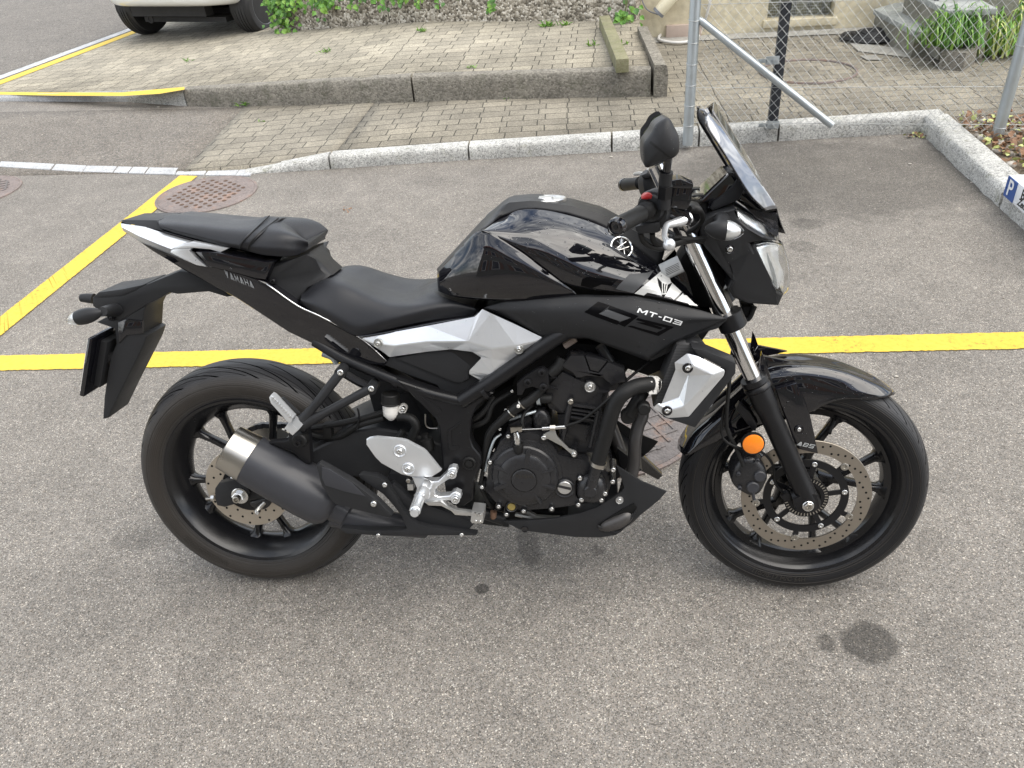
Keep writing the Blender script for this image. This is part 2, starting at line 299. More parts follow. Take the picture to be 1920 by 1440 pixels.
# ground sheet
bm=bmesh.new()
for s in [(-60,-60),(60,-60),(60,60),(-60,60)]: bm.verts.new((s[0],s[1],0))
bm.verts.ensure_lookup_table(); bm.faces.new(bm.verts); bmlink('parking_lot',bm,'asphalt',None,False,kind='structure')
def interp(x,xs,ys): return float(np.interp(x,xs,ys))
def zl(x): # lower paving
    return interp(x,[-2.3,-1.8,-1.3,-.8,-.2,.5],[.006,.012,.028,.052,.072,.078])
def zt(x): # terrace
    return interp(x,[-6,-4.4,-3.2,-2.4,-.7,1.5],[.02,.03,.06,.12,.235,.25])
def GH(x,y,fn):
    z=.05
    for _ in range(12): z=fn(G(x,y,z).x)
    return G(x,y,z)
def grid_sheet(name,P0,P1,P2,P3,fn,mname,nx=30,ny=8):  # P0->P1 near edge, P3->P2 far edge
    bm=bmesh.new(); V=[]
    for j in range(ny+1):
        row=[]
        for i in range(nx+1):
            a=Vector(P0).lerp(Vector(P1),i/nx); b=Vector(P3).lerp(Vector(P2),i/nx); q=a.lerp(b,j/ny); q.z=fn(q.x); row.append(bm.verts.new(q))
        V.append(row)
    for j in range(ny):
        for i in range(nx): bm.faces.new([V[j][i],V[j][i+1],V[j+1][i+1],V[j+1][i]])
    for f in bm.faces:
        f.normal_update()
        if f.normal.z<0: f.normal_flip()
    me=bpy.data.meshes.new(name); bm.to_mesh(me); bm.free(); return link(name,me,mname,None,True,kind='structure')
# terrace front line (kerb foot) and others
LK=[GH(x,y,zl) for x,y in((0,187),(215,188),(350,198),(560,198),(775,192),(1000,186),(1225,181))]
lk_l,lk_r=LK[0],LK[-1]
# driveway asphalt sheet behind the stone strip
sa=G(0,318); sb=G(470,328)
da=G(345,322,.008); db=GH(458,200,zl)
grid_sheet('driveway',(-12,G(0,308).y+.25,0),(da.x,da.y+.01,0),(db.x,db.y,0),(-12,lk_l.y+.4,0),lambda x:.004+max(0,zl(x)-.008)*.98,'asphalt_drive')
# lower paving
def ky0(x): return interp(x,[-.751,.112,.985,1.508,1.98,2.82],[3.267,3.333,3.376,3.41,3.45,3.50])
bm=bmesh.new(); rws=[]; xs=list(np.linspace(-.75,2.87,30))+[3.2,4,6,9,14]
for j in range(10):
    row=[]
    for x in xs:
        y0=ky0(x)+.088 if x<2.9 else 3.45
        row.append(bm.verts.new((x,y0+(9.5-y0)*j/9,zl(x))))
    rws.append(row)
for a_,b_ in zip(rws,rws[1:]):
    for k_ in range(len(xs)-1): bm.faces.new([a_[k_],a_[k_+1],b_[k_+1],b_[k_]])
bmlink('lower_paving',bm,'pavers_low',None,True,kind='structure')
bm=bmesh.new(); A_=[];B_=[]
for i in range(13):
    t=i/12; x0=da.x+(-.75-da.x)*t; y0=interp(x0,[da.x,-1.16,-.757,-.74],[da.y,3.30,3.345,3.355]); x1=db.x+(-.75-db.x)*t; y1=db.y+.05; A_.append((x0,y0,x1,y1))
vv=[[bm.verts.new((a_[0]+(a_[2]-a_[0])*s_/6,a_[1]+(a_[3]-a_[1])*s_/6,zl(a_[0]+(a_[2]-a_[0])*s_/6)+.002)) for s_ in range(7)] for a_ in A_]
for a_,b_ in zip(vv,vv[1:]):
    for k_ in range(6): bm.faces.new([a_[k_],a_[k_+1],b_[k_+1],b_[k_]])
bmlink('paving_ramp',bm,'pavers_low',None,True,kind='structure')
# terrace paving
T0=GH(0,176,zt); 
bm=bmesh.new(); nx=40; rows=[]
kx=[p.x for p in LK]; ky=[p.y for p in LK]
for j in range(9):
    row=[]
    for i in range(nx+1):
        x=-7+(lk_r.x-.02+7)*i/nx; y0=interp(x,kx,ky)+.05; y=y0+(14-y0)*(j/8); row.append(bm.verts.new((x,y,zt(x))))
    rows.append(row)
for j in range(8):
    for i in range(nx): bm.faces.new([rows[j][i],rows[j][i+1],rows[j+1][i+1],rows[j+1][i]])
bmlink('terrace_paving',bm,'pavers_up',None,True,kind='structure')
# street (asphalt) beyond the pale edging on the left, laid over the paving sheet
E=[GH(x,y,zt) for x,y in((0,168),(0,147),(270,55),(520,-35))]
e0=GH(0,150,zt); e1=GH(268,50,zt); ed=(e1-e0).normalized(); en=Vector((-ed.y,ed.x,0)); 
if en.x>0: en=-en
def strip(name,a,b,w0,w1,zo,mname,n=40):
    bm=bmesh.new(); A=[];B=[]
    for i in range(n+1):
        q=a.lerp(b,i/n); r0=q+en*w0; r1=q+en*w1
        r0.z=zt(r0.x)+zo; r1.z=zt(r1.x)+zo; A.append(bm.verts.new(r0)); B.append(bm.verts.new(r1))
    for i in range(n): bm.faces.new([A[i],A[i+1],B[i+1],B[i]])
    return bmlink(name,bm,mname,None,False,kind='structure')
a0=e0-ed*8; a1=e0+ed*14
wy=.15
strip('street',a0,a1,.13,30,.009,'asphalt_far')
strip('street_edging',e0-ed*2.2,a1,0,.13,.006,'granite_flat')
strip('yellow_line',e0-ed*.2,a1,-.16,-.03,.004,'yellow_paint')
# yellow line along the terrace kerb
pts=[]
for x,yt,yb in((0,176,181),(100,177,183),(230,177,184),(300,171,180),(347,167,172)):
    pts.append((GH(x,yt,zt)+Vector((0,0,.017)),GH(x,yb,zt)+Vector((0,0,.017))))
bm=bmesh.new(); V=[(bm.verts.new(a),bm.verts.new(b)) for a,b in pts]
for (a,b),(c,d) in zip(V,V[1:]): bm.faces.new([a,c,d,b])
bmlink('yellow_line',bm,'yellow_paint',None,False,kind='structure')
# terrace kerb: separate long stones
def kerb_stone(name,a,b,width,za0,za1,zb0,zb1,mname,back,rough=.006,seg=14,**pr):
    """a,b front foot points; top heights za1,zb1; back = unit vector to the rear"""
    bm=bmesh.new(); rings=[]; 
    for i in range(seg+1):
        t=i/seg; p=Vector(a).lerp(Vector(b),t); z0=za0*(1-t)+zb0*t-.03; z1=za1*(1-t)+zb1*t; j=lambda s=1:random.uniform(-rough,rough)*s
        prof=[(j(),z0),(j(),z0*.6+z1*.4),(j(),z1*.75+z0*.25),(.006+j(.3),z1-.012+j(.5)),(.016,z1-.003+j(.3)),(width*.6,z1+j(.2)),(width,z1),(width,z0)]
        rings.append([bm.verts.new((p.x+back.x*u,p.y+back.y*u,z)) for u,z in prof])
    for r,s in zip(rings,rings[1:]):
        for k in range(len(r)-1): bm.faces.new([r[k],r[k+1],s[k+1],s[k]])
    bm.faces.new(rings[0]); bm.faces.new(rings[-1])
    return bmlink(name,bm,mname,None,True,50,kind='structure',**pr)
BK=Vector((0,1,0))
for i,(x0,x1) in enumerate(((-4.5,-3.0),(LK[1].x,LK[2].x),(LK[2].x+.01,LK[4].x),(LK[4].x+.015,LK[6].x-.02))):
    ya,yb=interp(x0,kx,ky),interp(x1,kx,ky)
    kerb_stone('terrace_kerb',(x0,ya,0),(x1,yb,0),.09 if i>1 else .028,zl(x0)-.02,zt(x0)+.012,zl(x1)-.02,zt(x1)+.012,'granite_flat' if i==0 else ('granite' if i==1 else 'granite_dark'),BK,.004)
# right end of the terrace
ra,rb=lk_r,GH(1195,60,zt)
dirr=(rb-ra); dirr.z=0; L_=dirr.length; dirr.normalize(); bk=Vector((-dirr.y,dirr.x,0))
kerb_stone('terrace_kerb',(ra.x+.09,ra.y-.02,0),(ra.x+.09+dirr.x*L_,ra.y+dirr.y*L_,0),.09,.06,.29,.06,.29,'granite_dark',bk,.004)
# front kerb (granite), joints where the photo has them
def kz(x): return interp(x,[-.75,2.9],[.082,.108])
jx=[-.751,.112,.985,1.508,1.98,2.94]
for a,b in zip(jx,jx[1:]): kerb_stone('kerb',(a+.006,ky0(a),0),(b-.006,ky0(b),0),.095,0,kz(a),0,kz(b),'granite',BK,.004)
kerb_stone('kerb',(-1.30,3.225,0),(-.757,3.263,0),.09,-.02,.012,0,kz(-.757),'granite',BK,.003)
# right kerb running towards the camera
kb=Vector((1,0,0)); yy=[3.50,2.36,1.2,.0,-1.4,-2.9]
for a,b in zip(yy,yy[1:]): kerb_stone('kerb',(2.815,a-(.002 if a==3.5 else .006),0),(2.815,b+.006,0),.13,0,.108,0,.10,'granite',kb,.007)
# flush stone strip
ps=[(0,48,12),(48,100,50),(103,160,50),(161,217,0),(219,245,0),(247,276,0),(278,333,0),(335,388,0),(391,447,0),(448,475,0)]
for i,(x0,x1,_) in enumerate(ps):
    yt=lambda x:interp(x,[0,150,330,475],[304,312,317,318]); yb=lambda x:interp(x,[0,150,330,475],[314,323,329,331])
    q=[G(x0-6,yb(x0),0),G(x1-6,yb(x1),0),G(x1+3,yt(x1),0),G(x0+3,yt(x0),0)]
    bm=bmesh.new(); lo=[bm.verts.new((p.x,p.y,-.01)) for p in q]; hi=[bm.verts.new((p.x,p.y,.007+random.uniform(0,.003))) for p in q]
    bm.faces.new(hi)
    for k in range(4): bm.faces.new([lo[k],lo[(k+1)%4],hi[(k+1)%4],hi[k]])
    bev(bm,.003,1); bmlink('edging_stone',bm,'granite_flat',None,False,kind='structure')
# yellow parking lines
def line(pa,pb,zo=.004,n=420):
    bm=bmesh.new(); A=[];B=[]
    for i in range(n+1):
        t=i/n; jj=[Vector((random.uniform(-.0025,.0025),random.uniform(-.0025,.0025),0)) for _ in(0,1)]; A.append(bm.verts.new(Vector(pa[0]).lerp(Vector(pb[0]),t)+Vector((0,0,zo))+jj[0])); B.append(bm.verts.new(Vector(pa[1]).lerp(Vector(pb[1]),t)+Vector((0,0,zo))+jj[1]))
    for i in range(n): bm.faces.new([A[i],A[i+1],B[i+1],B[i]])
    return bmlink('yellow_line',bm,'yellow_paint',None,False,kind='structure')
a,b,c,d=G(0,668),G(0,696),G(1920,624),G(1920,655)
line((a-(c-a)*.4,b-(d-b)*.4),(c,d))
line((G(0,596),G(0,632)),(G(338,330),G(371,331)),.005)
u=(G(0,596)-G(338,330))*.8; line((G(0,596)+u,G(0,632)+u),(G(0,596),G(0,632)),.005,60)
# ---- manhole covers
def cover(px,py,R,label,mesh_fn,mname):
    c=G(px,py); o=empty('manhole_cover',(c.x,c.y,0)); tag(o,label,'manhole cover','manhole covers in the asphalt')
    bm=bmesh.new(); add_lathe(bm,(0,0,0),(0,0,1),[(0,R),(.007,R),(.009,R-.012),(.006,R-.016)],48,False); 
    bmlink('rim',bm,'rusty_iron',o)
    bm=bmesh.new(); add_lathe(bm,(0,0,0),(0,0,1),[(.0,R-.014),(.008,R-.016),(.0082,R-.12),(.0082,0)],48,False); bmlink('lid',bm,mname,o)
    mesh_fn(o,R); return o
mat('slot_dark',(.075,.040,.022),.8)
def grate(o,R):
    bm=bmesh.new(); s=.053
    for i in range(-6,7):
        for j in range(-6,7):
            x=(i+.5*(j%2))*s; y=j*s*.82
            if math.hypot(x,y)<R-.075: add_lathe(bm,(x,y,.0087),(0,0,1),[(0,.013),(.0009,.0135),(.001,0)],8)
    o2=bmlink('slot_holes',bm,'slot_dark',o,kind='stuff'); o2.rotation_euler=(0,0,.35)
def ribs(o,R):
    bm=bmesh.new()
    for i in range(-4,5):
        for s in(0,1):
            h=math.sqrt(max(0,(R-.07)**2-(i*.05)**2)); Rm=Matrix.Rotation(s*math.pi/2+.5,3,'Z'); add_box(bm,Rm@Vector((0,i*.05,.0098+.0007*s)),(2*h,.010,.0034),Rm)
    bmlink('rib_pattern',bm,'iron_grey',o)
cover(388,365,.295,'round rusty manhole cover full of small slots on the yellow line',grate,'rusty_iron')
cover(1148,790,.285,'round grey manhole cover with raised ribs seen under the motorcycle engine',ribs,'iron_grey')
cover(-52,362,.29,'manhole cover cut by the left edge of the photo, ribbed and brown',ribs,'rusty_iron')
# ring in the paving behind the fence
c=G(1515,134,.08); bm=bmesh.new(); pts=[(c.x+.33*math.cos(t),c.y+.33*math.sin(t),.082) for t in np.linspace(0,2*math.pi,41)[:-1]]
add_tube(bm,pts,.009,6,True); tag(bmlink('iron_ring',bm,'rusty_iron'),'thin rusty iron ring set in the paving behind the wire fence','cover rim')
# ---- aggregate wall
wz=.18; A=GH(538,66,zt); Bp=GH(1122,32,zt); wd=(Bp-A); wd.z=0; 
A2=GH(520,60,zt); B2=GH(1192,40,zt); wd=(B2-A2); wd.z=0; wl=wd.length; wd.normalize(); wn=Vector((-wd.y,wd.x,0))
bm=bmesh.new(); Hh=.75; nseg=60; fr=[];
for i in range(nseg+1):
    x=A2+wd*(wl*i/nseg); fr.append([bm.verts.new((x.x+wn.x*u+random.uniform(-.006,.006),x.y+wn.y*u,z)) for u,z in((0,zt(x.x)-.05),(.01,zt(x.x)+.25),(.02,Hh),(.24,Hh+.01),(.24,0))])
for r,s in zip(fr,fr[1:]):
    for k in range(4): bm.faces.new([r[k],r[k+1],s[k+1],s[k]])
bm.faces.new(fr[0]); bm.faces.new(fr[-1])
tag(bmlink('retaining_wall',bm,'aggregate',None,True,30),'low wall of dark exposed pebble concrete behind the raised paving','wall')
# ---- leaves
def leaf(bm,p,s,ax,nrm,fold=.25,mi=0,w=.42):
    ax=Vector(ax).normalized(); nrm=Vector(nrm); sd=ax.cross(nrm); 
    sd=sd.normalized() if sd.length>1e-4 else ax.orthogonal().normalized(); n=sd.cross(ax)
    p=Vector(p); a=[p,p+ax*s*.3+sd*s*w+n*s*fold*.4,p+ax*s*.62+sd*s*w*.75+n*s*fold*.4,p+ax*s+n*-s*.1,p+ax*s*.62-sd*s*w*.75+n*s*fold*.4,p+ax*s*.3-sd*s*w+n*s*fold*.4,p+ax*s*.5]
    v=[bm.verts.new(x) for x in a]
    for t in((0,1,6),(1,2,6),(2,3,6),(3,4,6),(4,5,6),(5,0,6)):
        f=bm.faces.new([v[i] for i in t]); f.material_index=mi
def foliage_obj(name,bm,mats,parent=None,**pr):
    me=bpy.data.meshes.new(name); bm.to_mesh(me); bm.free()
    for m in mats: me.materials.append(MATS[m])
    return link(name,me,None,parent,False,**pr)
def rv(s=1): return Vector((random.gauss(0,s),random.gauss(0,s),random.gauss(0,s)))
def ivy(label,cx_list,spread,n,name='ivy'):
    o=empty(name,cx_list[0]); tag(o,label,'ivy'); bm=bmesh.new()
    for c in cx_list:
        c=Vector(c)-Vector(cx_list[0])
        for _ in range(n):
            p=c+Vector((random.gauss(0,spread[0]),random.gauss(0,spread[1]),random.gauss(0,spread[2])))
            leaf(bm,p,random.uniform(.03,.065),Vector((random.gauss(0,.6),-.3,-.6+random.gauss(0,.4))),Vector((random.gauss(0,.4),-1,.7)),mi=random.choice((0,0,1,2)))
    foliage_obj('leaves',bm,('leaf_a','leaf_b','leaf_c'),o)
    for c in cx_list:
        bm=bmesh.new(); c=Vector(c)-Vector(cx_list[0]); add_tube(bm,[c+Vector((0,.05,.3)),c+Vector((.02,.02,.1)),c+Vector((-.02,.03,-.1))],.004,5); bmlink('stem',bm,'stem',o)
def onwall(px,py,off=-.05):
    return onplane(px,py,A2,wn)+wn*off
ivy('bright ivy bush hanging over the left end of the pebble wall beside the white car',[onwall(530,12),onwall(548,-8),onwall(518,-15),onwall(536,40,-.03)],(.07,.05,.10),90)
ivy('small tuft of ivy hanging down the pebble wall, right of the big bush',[onwall(612,4),onwall(600,-6)],(.07,.04,.05),45)
ivy('ivy trailing along the wall top left of centre',[onwall(680,-14),onwall(740,-18),onwall(790,-16)],(.14,.05,.05),60)
ivy('single ivy sprig at the middle of the pebble wall',[onwall(926,4)],(.025,.03,.05),14)
ivy('ivy sprig on the right corner of the pebble wall above the wooden beam',[onwall(1178,18,-.08),onwall(1172,36,-.05)],(.05,.03,.05),24)
# ---- wooden beam on the terrace
def beam(a,b,w,h,mname,name,parent=None,bv=.004):
    a=Vector(a);b=Vector(b); d=b-a; bm=bmesh.new(); R=d.to_track_quat('X','Z').to_matrix(); add_box(bm,(a+b)/2,(d.length,w,h),R); bev(bm,bv,2); return bmlink(name,bm,mname,parent)
a=GH(1133,52,zt); b=GH(1167,138,zt); tag(beam(a+Vector((0,0,.05)),b+Vector((0,0,.05)),.085,.09,'wood_old','wooden_beam'),'weathered greenish wooden beam lying across the raised paving','beam')
# ---- house wall
hz=.08; hA=G(1205,72,hz); hB=G(1610,52,hz); hd=(hB-hA); hd.z=0; hd.normalize(); hn=Vector((-hd.y,hd.x,0))
if hn.y<0: hn=-hn
def HW(s,z,off=0): return Vector((hA.x+hd.x*s+hn.x*off,hA.y+hd.y*s+hn.y*off,z))
def hw_px(px,py): 
    q=onplane(px,py,hA,hn); return ((q-hA).dot(hd),q.z)
w0,z0=hw_px(1438,38); w1,_=hw_px(1562,34); z1=.95
house=empty('house',HW(0,0)); tag(house,'cream rendered house wall with a low grilled cellar window','house'); 
def quad_prism(name,s0,s1,za,zb,o0,o1,mname,parent,bv=0):
    bm=bmesh.new(); vs=[bm.verts.new(HW(s,z,o)-HW(0,0)) for s in(s0,s1) for z in(za,zb) for o in(o0,o1)]
    for f in((0,1,3,2),(4,6,7,5),(0,4,5,1),(2,3,7,6),(0,2,6,4),(1,5,7,3)): bm.faces.new([vs[i] for i in f])
    if bv: bev(bm,bv,2)
    return bmlink(name,bm,mname,parent,bool(bv))
for nm,s0,s1,za,zb in(('wall',-.22,w0-.001,-.05,3.2),('wall',w1+.001,7,-.05,3.2),('wall',w0,w1,-.05,z0-.06),('wall',w0,w1,z1,3.2)): quad_prism(nm,s0,s1,za,zb,0,.35,'mould',house)
wn_=quad_prism('window',w0,w1,z0-.055,z1,.17,.34,'stone_side',house)
quad_prism('sill',w0-.03,w1+.03,z0-.058,z0,-.025,.168,'mould',wn_,.004)
bm=bmesh.new(); 
for i in range(34): 
    s=w0+.02+(w1-w0-.04)*i/33; add_tube(bm,[HW(s,z0,.10)-HW(0,0),HW(s,z1,.10)-HW(0,0)],.0022,5)
for i in range(34):
    z=z0+.01+(z1-z0-.02)*i/33; add_tube(bm,[HW(w0+.01,z,.097)-HW(0,0),HW(w1-.01,z,.097)-HW(0,0)],.0022,5)
bmlink('grille',bm,'stone_grey',wn_)
bm=bmesh.new()
for i in range(5): add_box(bm,HW(w0+.06+i*.12,(z0+z1)/2,.15)-HW(0,0),(.09,.02,z1-z0-.02))
bmlink('slats',bm,'wood_old',wn_)
# concrete apron along the house
bm=bmesh.new(); V=[bm.verts.new(HW(s,.084,o)) for s,o in((.02,-.005),(3.4,-.005),(3.4,-.22),(.02,-.2))]; bm.faces.new(V); bmlink('concrete_apron',bm,'concrete',None,False,kind='structure')
# ---- cylinder lamp + cable + hose + brick at the wall
p=onplane(1253,2,hA+hn*-.10,hn); p2=onplane(1236,22,hA+hn*-.10,hn)
lamp=empty('wall_lamp',p); tag(lamp,'cream tube lamp with a grey open end on the house wall','lamp')
d=(p2-p).normalized(); bm=bmesh.new(); add_lathe(bm,(0,0,0),d,[(-.12,.045),(-.11,.052),(.10,.052),(.101,.050)],24); bmlink('tube_shade',bm,'cream_plastic',lamp)
bm=bmesh.new(); add_lathe(bm,(0,0,0),d,[(.101,.054),(.125,.054),(.125,.044),(.115,.04),(.115,0)],24); bmlink('end_ring',bm,'grey_plastic',lamp)
bm=bmesh.new(); cp=[onplane(x,y,hA+hn*-.03,hn)-p for x,y in((1202,-6),(1207,8),(1216,20),(1236,28))]; add_tube(bm,catmull(cp,16),.006,6); bmlink('cable',bm,'grey_plastic',lamp)
bm=bmesh.new(); cp=[GH(x,y,lambda x:.10) for x,y in((1330,40),(1313,62),(1296,76),(1268,80),(1240,76),(1235,70),(1243,62),(1255,58))]; cp[0].z=.3; cp[0]=onplane(1330,10,hA+hn*-.05,hn); cp.insert(0,onplane(1333,-20,hA+hn*-.05,hn))
add_tube(bm,catmull(cp,40),.012,8); tag(bmlink('garden_hose',bm,'hose_white'),'white hose looping on the ground beside the house wall','hose')
q=G(1282,70,.08); bm=bmesh.new(); add_box(bm,q+Vector((0,.05,.05)),(.3,.1,.1),Matrix.Rotation(math.atan2(hd.y,hd.x),3,'Z')); bev(bm,.006); tag(bmlink('brick',bm,'brick_pink'),'pinkish brick lying by the white hose at the house wall','brick')
# ---- steps
stz=[.26,.43,.60]; steps=empty('stone_steps',G(1700,80,.08)); tag(steps,'grey stone steps with dark slabs leading up beside the house','steps'); SO=G(1700,80,.08)
def step_pts(pl,z): return [onplane(x,y,(0,0,z),(0,0,1)) for x,y in pl]
def slab(name,pts,z0,z1,mname,parent,off=SO,bv=.006):
    bm=bmesh.new(); lo=[bm.verts.new(Vector((p.x,p.y,z0))-off) for p in pts]; hi=[bm.verts.new(Vector((p.x,p.y,z1))-off) for p in pts]
    bm.faces.new(lo); bm.faces.new(hi); K=len(pts)
    for k in range(K): bm.faces.new([lo[k],lo[(k+1)%K],hi[(k+1)%K],hi[k]])
    if bv: bev(bm,bv,2)
    return bmlink(name,bm,mname,parent)
f1=step_pts([(1638,17),(1719,60),(1772,57)],stz[0]); dd=(f1[1]-f1[0]); ee=(f1[2]-f1[1])
P1=[f1[0],f1[1],f1[2]+ee*.3,f1[0]+ee*1.6+(-dd)*.3]
slab('slab',P1,stz[0]-.04,stz[0],'stone_grey',steps)
ins=lambda P,k:[p+(sum((q for q in P),Vector())/len(P)-p).normalized()*k for p in P]
slab('riser',ins(P1,.03),.0,stz[0]-.042,'stone_side',steps,bv=0)
f2=step_pts([(1695,-22),(1779,20),(1840,17)],stz[1]); dd2=f2[1]-f2[0]; ee2=f2[2]-f2[1]
P2=[f2[0],f2[1],f2[2]+ee2*.5,f2[0]+ee2*1.8]
slab('slab',P2,stz[1]-.04,stz[1],'stone_grey',steps); slab('riser',ins(P2,.03),.1,stz[1]-.042,'stone_side',steps,bv=0)
P3=[p+Vector((.28,.28,0)) for p in P2]; slab('slab',P3,stz[2]-.04,stz[2],'stone_grey',steps); slab('riser',ins(P3,.03),.1,stz[2]-.042,'stone_side',steps,bv=0)
ra_=onplane(1746,48,(0,0,stz[0]),(0,0,1)); bm=bmesh.new(); add_tube(bm,[ra_-SO,ra_-SO+Vector((0,0,1.1))],.018,8); add_tube(bm,[ra_-SO+Vector((0,0,.45)),ra_-SO+Vector((.6,.6,1.2))],.012,8); bmlink('railing',bm,'anthracite',steps)
# black mesh cover
c=G(1640,70,.09); bm=bmesh.new(); 
for i in range(9): 
    r=.02+.235*i/8; add_tube(bm,[(c.x+r*1.0*math.cos(t),c.y+r*.8*math.sin(t),.10+.05*(1-i/8)+.006*math.sin(5*t+i)) for t in np.linspace(0,2*math.pi,33)[:-1]],.013,5,True)
tag(bmlink('black_mat',bm,'mesh_black'),'crumpled round black mesh mat on the ground left of the stone steps','mat')
bm=bmesh.new(); V=[bm.verts.new(G(x,y,.084)) for x,y in((1590,78),(1700,92),(1708,108),(1610,96))]; bm.faces.new(V)
V=[bm.verts.new(G(x,y,.086)) for x,y in((1612,104),(1640,103),(1655,112),(1625,112))]; bm.faces.new(V); bmlink('concrete_patch',bm,'concrete',None,False,kind='structure')
# planter + plants + stone
pl=[onplane(x,y,(0,0,.20),(0,0,1)) for x,y in((1766,95),(1812,99),(1835,86),(1790,80))]
PO=G(1790,115,.08); plo=slab('planter',pl,.05,.20,'granite_dark',None,PO); plo.location=PO; tag(plo,'low grey stone planter in front of the steps','planter')
def strappy(px,py,z,n,ln,spread,mats,label,name='strappy_plant',flat=.5):
    c=G(px,py,z); o=empty(name,c); tag(o,label,'plant'); bm=bmesh.new()
    for i in range(n):
        a=random.uniform(0,2*math.pi); l=ln*random.uniform(.6,1.1); b=Vector((random.gauss(0,spread),random.gauss(0,spread*.7),0)); d=Vector((math.cos(a),math.sin(a),0)); w=random.uniform(.006,.011); sd=Vector((-d.y,d.x,0))
        hgt=l*random.uniform(.45,.9); R=l*random.uniform(.35,.8); prev=None; mi=random.randrange(len(mats))
        for k in range(6):
            t=k/5; q=b+d*R*t+Vector((0,0,hgt*(4*t*(1-t)*.75+ (1-flat)*t*.6))); ww=w*(1-t*.85); cur=(bm.verts.new(q-sd*ww),bm.verts.new(q+sd*ww))
            if prev: f=bm.faces.new([prev[0],prev[1],cur[1],cur[0]]); f.material_index=mi
            prev=cur
    foliage_obj('leaves',bm,mats,o); return o
strappy(1784,84,.21,300,.30,.085,('leaf_a','leaf_b','leaf_c'),'green strap leaved clump growing in the stone planter')
strappy(1868,92,.10,460,.36,.15,('leaf_a','leaf_y','leaf_b','leaf_y'),'arching clump with yellow striped leaves right of the round stone')
strappy(1895,60,.14,260,.34,.12,('leaf_a','leaf_b','leaf_c'),'leafy green clump behind the striped plant at the right edge')
fo=strappy(1792,70,.22,5,.4,.02,('leaf_a',),'bluebell with violet flowers above the stone planter','bluebell',0)
for px,py in((1800,28),(1805,24),(1798,32),(1780,48),(1786,46),(1790,52),(1803,30)):
    q=onplane(px,py,G(1792,70,.22),(0,1,0)); bm=bmesh.new(); add_lathe(bm,q-G(1792,70,.22),(.2,0,-1),[(0,.003),(.006,.009),(.02,.012),(.024,.016)],6); bmlink('flower',bm,'flower',fo,False)
bm=bmesh.new(); bmesh.ops.create_icosphere(bm,subdivisions=4,radius=.085)
for v in bm.verts: v.co=Vector((v.co.x*1.15,v.co.y*.9,v.co.z*.78))*(1+.04*math.sin(v.co.x*40)*math.sin(v.co.y*33))
o=bmlink('round_stone',bm,'brick_pink'); o.location=G(1828,92,.10)+Vector((0,.05,.10)); tag(o,'round brownish stone among the plants by the planter','stone')
c=onplane(1905,20,G(1890,60,.1),(0,1,0)); o=empty('shrub',(c.x,c.y,.1)); tag(o,'thin twigged shrub with small leaves at the top right corner','shrub'); bm=bmesh.new(); bs=bmesh.new()
for i in range(9):
    e=Vector((random.uniform(-.30,.5),random.uniform(-.1,.2),c.z-.1+random.uniform(-.08,.5))); pts=catmull([(0,0,0),(e.x*.2,e.y*.2,e.z*.6),tuple(e)],8); add_tube(bs,pts,.004,5)
    for _ in range(50):
        q=Vector(pts[random.randint(4,7)])+rv(.05); leaf(bm,q,random.uniform(.02,.035),rv(),(0,-.4,1),mi=random.choice((0,1,2)))
foliage_obj('leaves',bm,('leaf_a','leaf_b','leaf_dry'),o); bmlink('branches',bs,'stem',o)
# ---- fence
f0=G(1290,252,.09); f3=G(1866,268,.06); fd=(f3-f0); fd.z=0; fl=fd.length; fd.normalize(); fnm=Vector((-fd.y,fd.x,0))
FO=f0.copy(); fence=empty('chain_link_fence',FO); tag(fence,'galvanised chain link fence on the granite kerb with a slanted brace','fence')
def FP(s,z,o=0): return Vector((fd.x*s+fnm.x*o,fd.y*s+fnm.y*o,z-FO.z))
for s,h in((0,2.0),(fl,2.0)):
    bm=bmesh.new(); add_lathe(bm,FP(s,.03),(0,0,1),[(0,.03),(h,.03),(h+.02,.02)],20); pst=bmlink('post',bm,'galv',fence)
    for z in np.arange(.15,1.9,.115 if s==0 else .42): pts=[FP(s,z+.004*math.sin(t),0)+Vector((.0315*math.cos(t),.0315*math.sin(t),0)) for t in np.linspace(0,2*math.pi,17)[:-1]]; bm=bmesh.new(); add_tube(bm,pts,.0022,5,True); bmlink('wire_tie',bm,'wire',pst)
bt=onplane(1310,35,f0,fnm)-FO; bb_=onplane(1560,235,f0-fnm*.02,fnm)-FO
bm=bmesh.new(); add_tube(bm,[bt,bt.lerp(bb_,.03),bb_],[.012,.021,.021],16); bmlink('brace',bm,'galv',fence)
bm=bmesh.new(); cell=.052; zb,ztp=.13,1.75; x0,x1=.03,3.4; H_=ztp-zb
k=int((x1-x0+H_)/cell)+1
for i in range(k):
    for sgn in(1,-1):
        pts=[]; o_=-H_+i*cell
        nseg=int(H_/(cell/2))
        for j in range(nseg+1):
            t=j*cell/2; s=(x0+o_+t) if sgn>0 else (x0+o_+H_-t); 
            if x0<=s<=x1: pts.append(FP(s+(.0 if j%2 else .0),zb+t*1.08,.0016*(1 if (j%2)^(sgn>0) else -1)))
        if len(pts)>1: add_tube(bm,pts,.0011,4,False,False)
bmlink('wire_mesh',bm,'wire',fence,False)
bm=bmesh.new()
for z in(.16,.36,.80,1.5): bm=bmesh.new(); add_tube(bm,[FP(0,z),FP(fl,z),FP(3.6,z)],.0016,5); bmlink('tension_wire',bm,'wire',fence,False)
